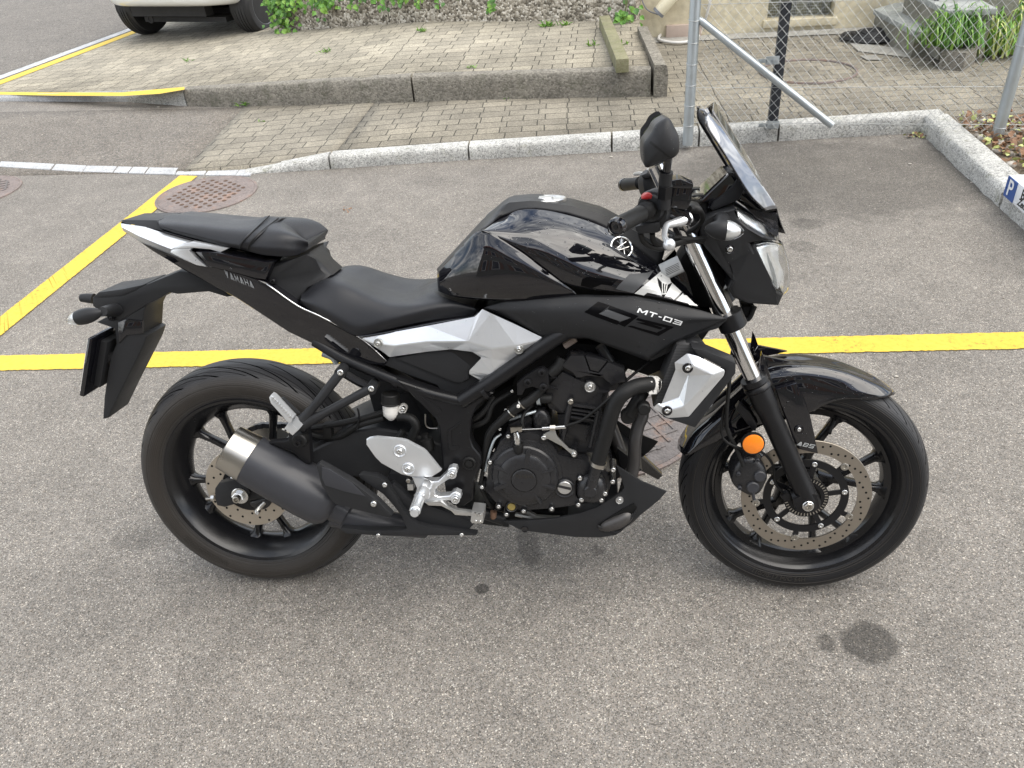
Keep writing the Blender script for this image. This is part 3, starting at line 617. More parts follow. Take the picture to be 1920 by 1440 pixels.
# dark gate post with two brackets and a dark box on top
gp=G(1447,240,.09); go=empty('mailbox_stand',gp); tag(go,'dark grey square post carrying a flat black mailbox behind the fence','mailbox')
gt=onplane(1482,2,gp,Vector((0,1,0)))-gp
bm=bmesh.new(); add_box(bm,(0,0,gt.z/2),(.055,.04,gt.z)); bev(bm,.003); bmlink('post',bm,'anthracite',go)
bm=bmesh.new(); add_box(bm,(.03,.02,gt.z+.16),(.80,.16,.24)); bev(bm,.01); bx=bmlink('mailbox',bm,'anthracite',go)
bm=bmesh.new(); add_box(bm,(.03,-.063,gt.z+.20),(.5,.006,.05)); bev(bm,.002); bmlink('flap',bm,'anthracite',bx)
bm=bmesh.new()
for x in(-.3,-.05,.2): bm=bmesh.new(); add_lathe(bm,(x,.0,gt.z+.04),(0,0,-1),[(0,.008),(.015,.008)],8); bmlink('bolt',bm,'anthracite',go)
for py in(113,234):
    q=onplane(1450,py,gp-Vector((0,.03,0)),Vector((0,1,0)))-gp; bm=bmesh.new(); add_box(bm,q+Vector((-.005,0,0)),(.075,.006,.045)); add_box(bm,q+Vector((-.06,0,0)),(.05,.006,.022)); bev(bm,.002); bk_=bmlink('bracket',bm,'galv',go)
    bm=bmesh.new(); add_lathe(bm,q+Vector((0,-.004,0)),(0,-1,0),[(0,.009),(.006,.008),(.007,0)],8); bmlink('bolt',bm,'galv',bk_)
# ---- gravel bed
gb=[(2.93,3.50),(2.94,-3.0),(5.6,-3.0),(5.6,3.50)]
sheet('gravel_bed',[(x,y,.085) for x,y in gb],'soil')
def pebbles(name,n,fn,smin,smax,mats,label=None,z=.0,flat=.55):
    bm=bmesh.new()
    for _ in range(n):
        x,y,z_=fn(); s=random.uniform(smin,smax); M=Matrix.Translation((x,y,z_+s*flat*.4))@Matrix.Rotation(random.uniform(0,6.28),4,'Z')@Matrix.Diagonal((s,s*random.uniform(.6,.9),s*flat,1))
        r=bmesh.ops.create_icosphere(bm,subdivisions=1,radius=1,matrix=M); mi=random.randrange(len(mats))
        for v in r['verts']:
            v.co+=rv(s*.05)
            for f in v.link_faces: f.material_index=mi
    me=bpy.data.meshes.new(name); bm.to_mesh(me); bm.free()
    for m in mats: me.materials.append(MATS[m])
    return link(name,me,None,None,True,80,kind='stuff')
pebbles('gravel',520,lambda:(random.uniform(2.97,3.9),random.uniform(1.9,3.44),.085),.010,.036,('pebble_w','pebble_g','pebble_g','pebble_w'))
pebbles('grit',620,lambda:(*G(random.uniform(0,1920),random.triangular(300,1440,500))[:2],.001),.0015,.0042,('pebble_w','pebble_w','pebble_g'))
bm=bmesh.new()
for _ in range(1700): 
    leaf(bm,(random.uniform(2.97,3.9),random.uniform(1.9,3.46),random.uniform(.10,.125)),random.uniform(.02,.045),rv(),(rv(.3)+Vector((0,0,1))),mi=random.choice((0,0,1,2)))
foliage_obj('fallen_leaves',bm,('leaf_dry','leaf_dry','leaf_y'),None,kind='stuff')
# weeds
def weed(px,py,fn,n,s,label):
    c=GH(px,py,fn); o=empty('weed',c); tag(o,label,'weed','weeds in the paving joints'); bm=bmesh.new()
    for _ in range(n):
        d=Vector((random.gauss(0,1),random.gauss(0,.6),random.uniform(.3,1.2))).normalized(); leaf(bm,Vector((random.gauss(0,s*.5),random.gauss(0,s*.2),.0)),s*random.uniform(.6,1.2),d,(0,0,1),w=.12,mi=random.choice((0,1)))
    foliage_obj('leaves',bm,('leaf_a','leaf_b'),o)
for a in((608,99,zt,14,.05,'sprig of green weed in the paving in front of the pebble wall'),(350,116,zt,10,.04,'tiny weed in the paving near the white car'),(463,198,zl,26,.06,'tuft of grass at the foot of the long dark kerb'),(882,128,zt,10,.04,'small reddish weed behind the dark kerb at its middle'),(1108,86,zt,12,.05,'small weed beside the wooden beam'),(1172,84,zt,10,.04,'weed just right of the wooden beam'),(1025,50,zt,36,.06,'row of weeds along the foot of the pebble wall'),(1058,48,zt,24,.05,'leafy weeds under the pebble wall near the beam'),(790,60,zt,20,.05,'grass at the foot of the pebble wall at its middle'),(950,186,zl,6,.03,'bright green weed at the foot of the dark kerb'),(488,229,zl,6,.03,'tiny weed among the lower paving stones')): weed(*a)
# leaf litter by the kerb corner
bm=bmesh.new()
for _ in range(40):
    q=G(1722+random.gauss(0,14),256+random.gauss(0,3)); leaf(bm,q+Vector((0,0,.008)),random.uniform(.012,.03),rv(),(0,0,1),mi=random.choice((0,1)))
for _ in range(10):
    q=G(650+random.gauss(0,5),394+random.gauss(0,3)); leaf(bm,q+Vector((0,0,.008)),.012,rv(),(0,0,1),mi=0)
foliage_obj('leaf_litter',bm,('leaf_dry','leaf_y'),None,kind='stuff')
# white petals on the asphalt
bm=bmesh.new()
for px,py,s in((1146,295,8),(1706,308,8),(1631,318,4),(1810,321,4),(1882,375,6),(1821,343,5),(1690,282,4),(1668,257,5),(1112,298,5),(1680,707,9),(228,1331,7),(297,201,6),(1532,1129,7),(1000,240,3)):
    c=G(px,py); r=(G(px+s,py)-c).length*.5; M=Matrix.Translation((c.x,c.y,.003))@Matrix.Diagonal((r,r*.6,.004,1)); bmesh.ops.create_icosphere(bm,subdivisions=1,radius=1,matrix=M)
bmlink('pebble_litter',bm,'pebble_w',None,True,80,kind='stuff')
# ---- parking sign on the right kerb
px_=2.80; nn=Vector((1,0,0)); bl=onplane(1881,366,(px_,0,0),nn); tl=onplane(1890,327,(px_,0,0),nn)
h=max(.1,tl.z-bl.z); sg=empty('parking_sign',(px_,bl.y,bl.z)); tag(sg,'low white parking sign box with a blue P panel on the right kerb','sign')
bm=bmesh.new(); add_box(bm,(.055,-.42,h/2),(.11,.84,h)); bev(bm,.004); pn=bmlink('panel',bm,'sign_white',sg)
bm=bmesh.new(); add_box(bm,(-.001,-.052,h/2),(.004,.098,h-.006)); bmlink('blue_field',bm,'sign_blue',pn,False)
def stext(t,s,y,z,m,sh=0,sp=1):
    me=text_mesh(t,s,.0006,sh,sp,.001); o=link('lettering',me,m,pn,False); o.matrix_local=Matrix.Translation((-.0045 if m=='sign_white' else -.0008,y,z))@Matrix(((0,0,-1,0),(-1,0,0,0),(0,1,0,0),(0,0,0,1)))
    return o
stext('P',.105,-.052,h*.5,'sign_white')
stext('Besucher',.062,-.27,h*.66,'sign_black'); stext('Zentrale',.045,-.22,h*.27,'sign_black',.25)
bm=bmesh.new()
for y in(-.1,-.7): bm=bmesh.new(); add_box(bm,(.055,y,-bl.z/2+.04),(.05,.05,bl.z-.0)); bmlink('leg',bm,'galv',sg)

for o_ in list(bpy.data.objects):
    if o_.name.split('.')[0] in('street','lower_paving','gravel_bed','terrace_paving','driveway','paving_ramp'):
        if sum(p.normal.z*p.area for p in o_.data.polygons)<0: o_.data.flip_normals()
        md=o_.modifiers.new('thickness','SOLIDIFY'); md.thickness=.12; md.offset=-1
# ---- white car on the terrace
wl_=GH(281,62,zt); wr_=GH(492,52,zt); cc_=(wl_+wr_)/2; ang=math.atan2(wr_.y-wl_.y,wr_.x-wl_.x)
cr_=empty('parked_car',(cc_.x,cc_.y,.03),(0,0,ang)); tag(cr_,'white car seen from its end, parked between the yellow line and the ivy','car')
tw=(wr_-wl_).length/2+.02; R_=.30
def carrow(y,prof): return [Vector((x,y,z)) for x,z in prof]
secs=[(-.62,[(0,.42),(.36,.42),(.46,.44),(.52,.5),(.50,.60),(.4,.66),(0,.68)]),
(-.52,[(0,.36),(.48,.36),(.60,.38),(.66,.48),(.64,.62),(.54,.76),(0,.80)]),
(-.30,[(0,.36),(.62,.36),(.78,.36),(.83,.45),(.80,.72),(.66,.90),(0,.95)]),
(.36,[(0,.22),(.62,.23),(.80,.28),(.84,.50),(.82,.85),(.68,1.0),(0,1.04)]),
(.75,[(0,.2),(.62,.21),(.80,.26),(.84,.50),(.81,.92),(.62,1.30),(0,1.36)]),
(1.6,[(0,.2),(.62,.21),(.80,.26),(.85,.50),(.82,.94),(.60,1.44),(0,1.50)]),
(2.6,[(0,.2),(.62,.21),(.80,.26),(.84,.50),(.80,.94),(.56,1.38),(0,1.44)]),
(3.1,[(0,.24),(.6,.25),(.74,.30),(.78,.50),(.74,.9),(.55,1.0),(0,1.02)]),
(3.2,[(0,.34),(.5,.34),(.6,.36),(.64,.5),(.6,.7),(.4,.72),(0,.74)])]
bm=bmesh.new(); rr=[]
for y,pf in secs:
    full=[(x,z) for x,z in pf]+[(-x,z) for x,z in reversed(pf[1:-1])]
    rr.append([bm.verts.new((x*tw/.73,y,z)) for x,z in full])
for a,b in zip(rr,rr[1:]):
    for k in range(len(a)): 
        f=bm.faces.new([a[k],a[(k+1)%len(a)],b[(k+1)%len(a)],b[k]])
bm.faces.new(rr[0]); bm.faces.new(rr[-1])
body=bmlink('body',bm,'car_white',cr_,True,60); md=body.modifiers.new('s','SUBSURF'); md.levels=2; md.render_levels=2
for y in(0,2.35): 
    for s in(-1,1): bm=bmesh.new(); add_lathe(bm,(s*(tw-.14),y,.33),(s,0,0),[(0,.30),(.2,.30)],28); bmlink('wheel_arch',bm,'car_under',cr_)
def dec(nm,pts,m):
    bm=bmesh.new(); bm.faces.new([bm.verts.new(p) for p in pts]); return bmlink(nm,bm,m,cr_,False)
dec('windscreen',[(-.66,.20,1.0),(.66,.20,1.0),(.56,.78,1.40),(-.56,.78,1.40)],'car_glass')
for s in(-1,1):
    dec('side_window',[(s*.86,.5,.98),(s*.86,2.7,.98),(s*.68,2.4,1.36),(s*.68,.95,1.36)],'car_glass')
    bm=bmesh.new(); bmesh.ops.create_icosphere(bm,subdivisions=3,radius=.12,matrix=Matrix.Translation((s*.52,-.40,.68))@Matrix.Diagonal((1,.7,.75,1))); bmlink('headlight',bm,'clear_plastic',cr_)
bm=bmesh.new(); add_box(bm,(0,1.2,.20),(1.1,2.9,.05)); add_box(bm,(0,0,.24),(1.36,.09,.08)); add_box(bm,(.1,-.1,.19),(.16,.1,.06)); add_box(bm,(-.1,-.3,.30),(1.0,.12,.10)); bmlink('underbody',bm,'car_under',cr_)
bm=bmesh.new(); add_tube(bm,[(-.38+.035*math.cos(t),-.34,.22+.035*math.sin(t)) for t in np.linspace(0,6.28,17)[:-1]],.008,6,True); bmlink('tow_eye',bm,'car_under',cr_)
for y in(0,2.35):
    for s in(-1,1):
        wE=bpy.data.objects.new('wheel',None); COL.objects.link(wE); wE.parent=cr_; wE.location=(s*(tw-.02),y,R_)
        bm=bmesh.new(); W_=.10
        prof=[(-W_+.01,.19),(-W_,.22),(-W_,.262),(-W_+.02,.29),(-.062,.2985),(-.06,.292),(-.052,.292),(-.05,.30),(-.022,.301),(-.02,.293),(-.012,.293),(-.01,.302),(.01,.302),(.012,.293),(.02,.293),(.022,.301),(.05,.30),(.052,.292),(.06,.292),(.062,.2985),(W_-.02,.29),(W_,.262),(W_,.22),(W_-.01,.19)]
        add_lathe(bm,(0,0,0),(1,0,0),prof,48,False); bmlink('tyre',bm,'tyre_car',wE,True,30)
        bm=bmesh.new(); add_lathe(bm,(0,0,0),(s,0,0),[(-.08,.10),(-.08,.195),(.085,.195),(.088,.185),(.06,.178),(.02,.17)],40,False); add_lathe(bm,(0,0,0),(s,0,0),[(-.10,.06),(.06,.045),(.065,.0)],16)
        for k in range(7):
            a=k*2*math.pi/7; Rm=Matrix.Rotation(a,3,'X'); add_box(bm,Rm@Vector((s*.055,0,.11)),(.018,.035,.15),Rm)
        bmlink('rim',bm,'anthracite' if s<0 else 'grey_plastic',wE)

mat('roof_tile',(.28,.11,.06),.8,0,0,.25,scale=30)
# ---- house across the street, behind the photographer: the photo shows it mirrored in the tank
oh=empty('opposite_house',(1.5,-9.5,0)); tag(oh,'tall pale house across the street, seen only mirrored in the black tank','house')
def ohbox(nm,c,sz,m,parent=None):
    bm=bmesh.new(); add_box(bm,c,sz); return bmlink(nm,bm,m,parent or oh,False)
ohbox('wall',(0,-3,3.4),(17,6,6.8),'stone_side')
bm=bmesh.new(); V=[bm.verts.new(v) for v in((-9,.5,6.7),(9,.5,6.7),(9,-3,9.2),(-9,-3,9.2),(-9,-6.5,6.7),(9,-6.5,6.7))]
for f in((0,1,2,3),(3,2,5,4),(0,3,4),(1,5,2),(0,4,5,1)): bm.faces.new([V[i] for i in f])
bmlink('roof',bm,'roof_tile',oh,False)
for z in(1.6,4.6):
    for x in(-6.6,-4.2,-1.6,1.0,3.6,6.4):
        w_=ohbox('window',(x,.03,z),(1.15,.10,1.5),'white_plastic'); ohbox('pane',(x,.085,z),(.95,.02,1.3),'car_glass',w_)
        for s_ in(-1,1): ohbox('shutter',(x+s_*.82,.04,z),(.42,.06,1.5),'leaf_dry',w_)
# ================= MOTORCYCLE =================
from mathutils.bvhtree import BVHTree
BIKE=empty('motorcycle',(0,0,0),(-LEAN,0,0)); tag(BIKE,'black naked motorcycle with silver side panels leaning on its side stand','motorcycle')
cL,sL=math.cos(LEAN),math.sin(LEAN)
def w2b(v): return Vector((v.x,v.y*cL-v.z*sL,v.y*sL+v.z*cL))      # local y = -U (U grows towards the right side of the bike)
CB=w2b(CPOS)
FRM={'0':(0,0,1),'3':(100,360,3.272),'4':(540,340,3.272),'5':(1000,340,3.272),'6':(240,640,3),'7':(640,640,3.097),'8':(1220,640,3),'9':(1140,180,3.274),'A':(640,640,6),'B':(880,640,5.053),'C':(580,800,5.053),'D':(880,780,5.053)}
def px(fr,x,y): a,b,s=FRM[fr]; return a+x/s,b+y/s
RAKE=math.radians(25); sax=Vector((-math.sin(RAKE),0,math.cos(RAKE))); so_=Vector((1.38+.095,0,0))
MST=Matrix.Translation(so_)@Matrix.Rotation(-.04388,4,sax)@Matrix.Translation(-so_)      # the bars point slightly to the right
SM=[Matrix.Identity(4)]
def steered(on): SM[0]=MST if on else Matrix.Identity(4)
def P(fr,x,y,u):
    X,Y=px(fr,x,y); I=SM[0].inverted(); d=I.to_3x3()@w2b(ray(X,Y)); c=I@CB; t=(-u-c.y)/d.y; return SM[0]@(c+d*t)
def PS(fr,s,u=None):
    o=[]
    for tk in s.replace('|',' ').split():
        v=[float(q) for q in tk.split(',')]; o.append(P(fr,v[0],v[1],v[2] if len(v)>2 else u))
    return o
DROP=[0.]
def MIRV(p):
    q=SM[0].inverted()@Vector(p); k=DROP[0]*min(1,max(0,-q.y)/.37); return SM[0]@Vector((q.x+.25*k,-q.y,q.z-k))
SURF={}
def fin(name,bm,m,parent,mirror=False,ang=35,key=None,**pr):
    if mirror:
        g=bmesh.ops.duplicate(bm,geom=bm.verts[:]+bm.edges[:]+bm.faces[:]); vs=[e for e in g['geom'] if isinstance(e,bmesh.types.BMVert)]
        for v in vs: v.co.y*=-1
        bmesh.ops.remove_doubles(bm,verts=bm.verts,dist=.0004)
    o=bmlink(name,bm,m,parent or BIKE,True,ang,**pr)
    if key: SURF[key]=o
    return o
def prism(name,fr,s,u,depth,m,bv=.003,parent=None,mirror=False,seg=2,key=None,two=False,**pr):
    """near face traced at u (or per point), far face `depth` further in; two=True: two separate sides as own objects"""
    P0=PS(fr,s,u); bm=bmesh.new(); a=[bm.verts.new(p) for p in P0]; b=[bm.verts.new(p+SM[0].to_3x3()@Vector((0,depth,0))) for p in P0]; K=len(a)
    bm.faces.new(a); bm.faces.new(b)
    for k in range(K): bm.faces.new([a[k],a[(k+1)%K],b[(k+1)%K],b[k]])
    if bv:
        bmesh.ops.recalc_face_normals(bm,faces=bm.faces)
        es=[e for e in bm.edges if all(v in a for v in e.verts)]
        bmesh.ops.bevel(bm,geom=es,offset=bv,segments=seg,profile=.6,affect='EDGES',clamp_overlap=True)
    o=fin(name,bm,m,parent,key=key,**pr)
    if two: mirobj(o,parent)
    return o
def mirobj(o,parent=None):
    me=o.data.copy(); 
    for v in me.vertices: v.co=MIRV(v.co)
    me.flip_normals(); c=bpy.data.objects.new(o.name.split('.')[0],me); COL.objects.link(c); c.parent=o.parent; return c
def full(name,fr,s,u,m,bv=.004,parent=None,key=None,seg=2,**pr):
    """symmetric body: near outline at +u, far outline at -u"""
    P0=PS(fr,s,u); bm=bmesh.new(); a=[bm.verts.new(p) for p in P0]; b=[bm.verts.new(MIRV(p)) for p in P0]; K=len(a)
    bm.faces.new(a); bm.faces.new(b)
    for k in range(K): bm.faces.new([a[k],a[(k+1)%K],b[(k+1)%K],b[k]])
    if bv:
        bmesh.ops.recalc_face_normals(bm,faces=bm.faces)
        es=[e for e in bm.edges if all(v in a for v in e.verts) or all(v in b for v in e.verts)]
        bmesh.ops.bevel(bm,geom=es,offset=bv,segments=seg,profile=.6,affect='EDGES',clamp_overlap=True)
    return fin(name,bm,m,parent,key=key,**pr)
def patch(name,fr,rows,m,n=28,nv=5,mirror=True,thick=.003,parent=None,key=None,lin=False,ang=35,linv=False,cap=False,capflip=True,**pr):
    R=[]
    for r in rows:
        p=[tuple(v) for v in PS(fr,r)]; R.append(resample(p,n) if lin else catmull(p,n))
    R=np.array(R)   # rows x n x 3
    if nv>1:
        cols=[]
        for i in range(n):
            c=R[:,i,:]
            # keep original rows: interpolate uniformly in parameter
            K=len(c); ext=np.vstack([2*c[0]-c[1],c,2*c[-1]-c[-2]]); out=[]
            for k in range(K-1):
                p0,p1,p2,p3=ext[k:k+4]
                for t in np.linspace(0,1,nv,endpoint=False):
                    out.append(p1*(1-t)+p2*t if linv else .5*((2*p1)+(-p0+p2)*t+(2*p0-5*p1+4*p2-p3)*t*t+(-p0+3*p1-3*p2+p3)*t**3))
            out.append(c[-1]); cols.append(out)
        R=np.array(cols).transpose(1,0,2)
    bm=bmesh.new(); V=[[bm.verts.new(p) for p in r] for r in R]
    for a,b in zip(V,V[1:]):
        for k in range(n-1):
            try: bm.faces.new([a[k],a[k+1],b[k+1],b[k]])
            except ValueError: pass
    bmesh.ops.remove_doubles(bm,verts=bm.verts,dist=.0003)
    bmesh.ops.recalc_face_normals(bm,faces=bm.faces)
    s=sum((f.normal.y*f.calc_area() for f in bm.faces))
    if s>0: bmesh.ops.reverse_faces(bm,faces=bm.faces)
    sep=mirror and not any(all(abs(float(t.split(',')[2]))<.002 for t in r.split()) for r in rows) and not all(abs(float(r.split()[-1].split(',')[2]))<.002 for r in rows)
    if mirror and not sep:
        g=bmesh.ops.duplicate(bm,geom=bm.verts[:]+bm.edges[:]+bm.faces[:]); vs=[e for e in g['geom'] if isinstance(e,bmesh.types.BMVert)]; fs=[e for e in g['geom'] if isinstance(e,bmesh.types.BMFace)]
        for v in vs: v.co=MIRV(v.co)
        bmesh.ops.reverse_faces(bm,faces=fs)
        if cap:
            mp=g['vert_map']
            for ci in(0,-1):
                cc_=[r[ci] for r in V if r[ci].is_valid]; cm=[mp[v] for v in cc_ if v in mp]; lp=[]
                for v in (cc_+cm[::-1] if not capflip else cc_[::-1]+cm):
                    if v not in lp: lp.append(v)
                try: bm.faces.new(lp)
                except Exception: pass
            bmesh.ops.recalc_face_normals(bm,faces=bm.faces)
        bmesh.ops.remove_doubles(bm,verts=[v for v in bm.verts if abs((SM[0].inverted()@v.co).y)<.002],dist=.003)
    me=bpy.data.meshes.new(name); bm.to_mesh(me); bm.free(); o=link(name,me,m,parent or BIKE,True,ang,**pr)
    if thick: md=o.modifiers.new('solid','SOLIDIFY'); md.thickness=thick; md.offset=-1
    if key: SURF[key]=o
    if sep:
        c=mirobj(o)
        if thick: md=c.modifiers.new('solid','SOLIDIFY'); md.thickness=thick; md.offset=-1
    return o
def tube(name,fr,s,r,m,n=24,seg=12,parent=None,lin=False,two=False,**pr):
    p=[tuple(v) for v in PS(fr,s)]; K=len(p)
    rr=r
    q=p if lin else [Vector(v) for v in catmull(p,n)]
    if hasattr(r,'__len__') and not lin: rr=list(np.interp(np.linspace(0,1,n),np.linspace(0,1,len(r)),r))
    bm=bmesh.new(); add_tube(bm,q,rr,seg); o=fin(name,bm,m,parent,**pr)
    if two: mirobj(o)
    return o
def disc(name,fr,x,y,u,prof,m,n=24,parent=None,d=(0,-1,0),two=False,**pr):
    """lathe around an axis towards the viewer; prof=[(height,radius)...]"""
    bm=bmesh.new(); add_lathe(bm,P(fr,x,y,u),d,prof,n); o=fin(name,bm,m,parent,**pr)
    if two: mirobj(o)
    return o
def bolt(fr,x,y,u,r,m='steel_bolt',hexa=True,h=None,parent=None,name='bolt'):
    h=h or r*.8; bm=bmesh.new(); c=P(fr,x,y,u)
    add_lathe(bm,c,(0,-1,0),[(-.004,r),(h*.6,r),(h*.9,r*.85),(h,r*.72),(h,r*.45),(h*.35,r*.40),(h*.3,0)],18,False)
    return fin(name,bm,m,parent)
def washer_bolt(fr,x,y,u,r,ms='alu',mb='steel_bolt',parent=None):
    o=disc('bolt',fr,x,y,u,[(-.002,r),(.0015,r),(.003,r*.93),(.001,r*.75),(.001,0)],ms,24,parent)
    bolt(fr,x,y,u+.001,r*.52,mb,parent=o,h=r*.5,name='bolt_head'); return o
def pillow(name,fr,s,u,depth,bulge,m,parent=None,key=None,two=False,rings=(1,.97,.88,.7,.4),sub=1):
    P0=catmull([tuple(v) for v in PS(fr,s,u)],40,True); c=P0.mean(0); bm=bmesh.new(); prev=[bm.verts.new(Vector(p)+Vector((0,depth,0))) for p in P0]; bm.faces.new(prev); 
    for t in rings:
        cur=[bm.verts.new(Vector(c+(p-c)*t)+Vector((0,-bulge*math.sqrt(max(0,1-t**2.2)),0))) for p in P0]
        for k in range(40): bm.faces.new([prev[k],prev[(k+1)%40],cur[(k+1)%40],cur[k]])
        prev=cur
    e=bm.verts.new(Vector(c)+Vector((0,-bulge,0)))
    for k in range(40): bm.faces.new([prev[k],prev[(k+1)%40],e])
    o=fin(name,bm,m,parent,key=key,ang=60)
    if two: mirobj(o)
    return o
_B={}
def bvh(key):
    if key not in _B:
        me=SURF[key].data; _B[key]=BVHTree.FromPolygons([v.co.copy() for v in me.vertices],[tuple(p.vertices) for p in me.polygons])
    return _B[key]
def hit(key,X,Y,off):
    d=w2b(ray(X,Y)).normalized(); best=None
    for k in (key if isinstance(key,(list,tuple)) else [key]):
        h=bvh(k).ray_cast(CB,d)
        if h[0] is not None and (best is None or h[3]<best[3]): best=h
    if best is None: return None
    n=best[1]; n=n if n.dot(d)<0 else -n
    return best[0]+n*off, n
def decal(name,fr,s,m,key,off=.0006,parent=None,sub=3):
    q=[px(fr,*[float(t) for t in tk.split(',')[:2]]) for tk in s.replace('|',' ').split()]
    bm=bmesh.new(); f=bm.faces.new([bm.verts.new((x,y,0)) for x,y in q]); bmesh.ops.triangulate(bm,faces=bm.faces[:])
    for _ in range(sub): bmesh.ops.subdivide_edges(bm,edges=bm.edges[:],cuts=1,use_grid_fill=True)
    bmesh.ops.triangulate(bm,faces=bm.faces[:]); return _proj(name,bm,m,key,off,parent)
def _proj(name,bm,m,key,off,parent):
    bad=[]
    for v in bm.verts:
        h=hit(key,v.co.x,v.co.y,off)
        if h is None: bad.append(v)
        else: v.co=h[0]
    if bad: bmesh.ops.delete(bm,geom=bad,context='VERTS')
    me=bpy.data.meshes.new(name); bm.to_mesh(me); bm.free(); return link(name,me,m,parent or (SURF[key if isinstance(key,str) else key[0]]),False)
def decal_text(txt,fr,x0,y0,x1,y1,h,m,key,shear=0,bold=.0,off=.0006,parent=None,up=None):
    """baseline from (x0,y0) to (x1,y1) in frame pixels, cap height h (frame px) perpendicular to it"""
    me=text_mesh(txt,1,0,shear,1.0,bold); co=np.array([v.co[:] for v in me.vertices]); mn,mxx=co.min(0),co.max(0)
    a=np.array(px(fr,x0,y0)); b=np.array(px(fr,x1,y1)); hh=h/FRM[fr][2]; d=b-a; nrm=np.array((d[1],-d[0]))/np.linalg.norm(d)
    if up: nrm=np.array(up,float)
    bm=bmesh.new(); bm.from_mesh(me)
    for v in bm.verts:
        tx=(v.co.x-mn[0])/(mxx[0]-mn[0]); ty=(v.co.y-mn[1])/(mxx[1]-mn[1]); q=a+d*tx+nrm*hh*ty; v.co=(q[0],q[1],0)
    return _proj('lettering',bm,m,key,off,parent)
def facet(name,fr,vs,faces,m,thick=.004,key=None,ang=8,two=True):
    bm=bmesh.new(); V={}
    for tk in vs.split():
        k,c=tk.split(':'); x,y,u=[float(q) for q in c.split(',')]; V[k]=bm.verts.new(P(fr,x,y,u))
    for f in faces.split(): bm.faces.new([V[k] for k in f.split('-')])
    bmesh.ops.recalc_face_normals(bm,faces=bm.faces)
    if sum((f.normal.y*f.calc_area() for f in bm.faces))>0: bmesh.ops.reverse_faces(bm,faces=bm.faces)
    es=[e for e in bm.edges if len(e.link_faces)==2]; bmesh.ops.bevel(bm,geom=es,offset=.0022,segments=2,profile=.5,affect='EDGES',clamp_overlap=True)
    me=bpy.data.meshes.new(name); bm.to_mesh(me); bm.free(); o=link(name,me,m,BIKE,False)
    md=o.modifiers.new('solid','SOLIDIFY'); md.thickness=thick; md.offset=-1
    if key: SURF[key]=o
    if two:
        c=mirobj(o); md=c.modifiers.new('solid','SOLIDIFY'); md.thickness=thick; md.offset=-1
    return o
GL={'Y':[[(0,1),(.22,1),(.5,.58),(.78,1),(1,1),(.6,.4),(.6,0),(.4,0),(.4,.4)]],'A':[[(0,0),(.36,1),(.64,1),(1,0),(.79,0),(.5,.8),(.21,0)],[(.27,.2),(.73,.2),(.67,.36),(.33,.36)]],
'H':[[(0,0),(0,1),(.2,1),(.2,0)],[(.8,0),(.8,1),(1,1),(1,0)],[(.2,.4),(.2,.58),(.8,.58),(.8,.4)]],'M':[[(0,0),(0,1),(.17,1),(.17,0)],[(.83,0),(.83,1),(1,1),(1,0)],[(.17,1),(.17,.68),(.44,.2),(.56,.2),(.83,.68),(.83,1),(.5,.45)]],
'T':[[(0,.78),(0,1),(1,1),(1,.78)],[(.4,0),(.4,.78),(.6,.78),(.6,0)]],'-':[[(.1,.4),(.1,.6),(.9,.6),(.9,.4)]],'0':[[(0,0),(0,1),(.18,1),(.18,0)],[(.82,0),(.82,1),(1,1),(1,0)],[(.18,.8),(.18,1),(.82,1),(.82,.8)],[(.18,0),(.18,.2),(.82,.2),(.82,0)]],
'3':[[(.82,0),(.82,1),(1,1),(1,0)],[(0,.8),(0,1),(.82,1),(.82,.8)],[(0,0),(0,.2),(.82,.2),(.82,0)],[(.1,.41),(.1,.59),(.82,.59),(.82,.41)]],
'B':[[(0,0),(0,1),(.2,1),(.2,0)],[(.2,.8),(.2,1),(.9,1),(.9,.8)],[(.2,.4),(.2,.58),(.9,.58),(.9,.4)],[(.2,0),(.2,.2),(.9,.2),(.9,0)],[(.8,.58),(.8,.8),(1,.8),(1,.58)],[(.8,.2),(.8,.4),(1,.4),(1,.2)]],
'S':[[(0,.8),(0,1),(1,1),(1,.8)],[(0,.58),(0,.8),(.2,.8),(.2,.58)],[(0,.42),(0,.58),(1,.58),(1,.42)],[(.8,.2),(.8,.42),(1,.42),(1,.2)],[(0,0),(0,.2),(1,.2),(1,0)]]}
def glyphs(txt,fr,x0,y0,x1,y1,up,m,key,wd,gap=.22,off=.0008):
    """block letters along (x0,y0)-(x1,y1); up = full height vector in frame px; wd = relative widths"""
    a=np.array(px(fr,x0,y0)); b=np.array(px(fr,x1,y1)); U=np.array(up,float)/FRM[fr][2]; tot=sum(wd)+gap*(len(txt)-1); X=0
    bm=bmesh.new()
    for ch,w_ in zip(txt,wd):
        for pl in GL[ch]:
            f=bm.faces.new([bm.verts.new((*(a+(b-a)*((X+gx*w_)/tot)+U*gy),0)) for gx,gy in pl]); 
        X+=w_+gap
    bmesh.ops.triangulate(bm,faces=bm.faces[:],ngon_method='EAR_CLIP'); bmesh.ops.subdivide_edges(bm,edges=bm.edges[:],cuts=1); bmesh.ops.triangulate(bm,faces=bm.faces[:])
    return _proj('lettering',bm,m,key,off,None)
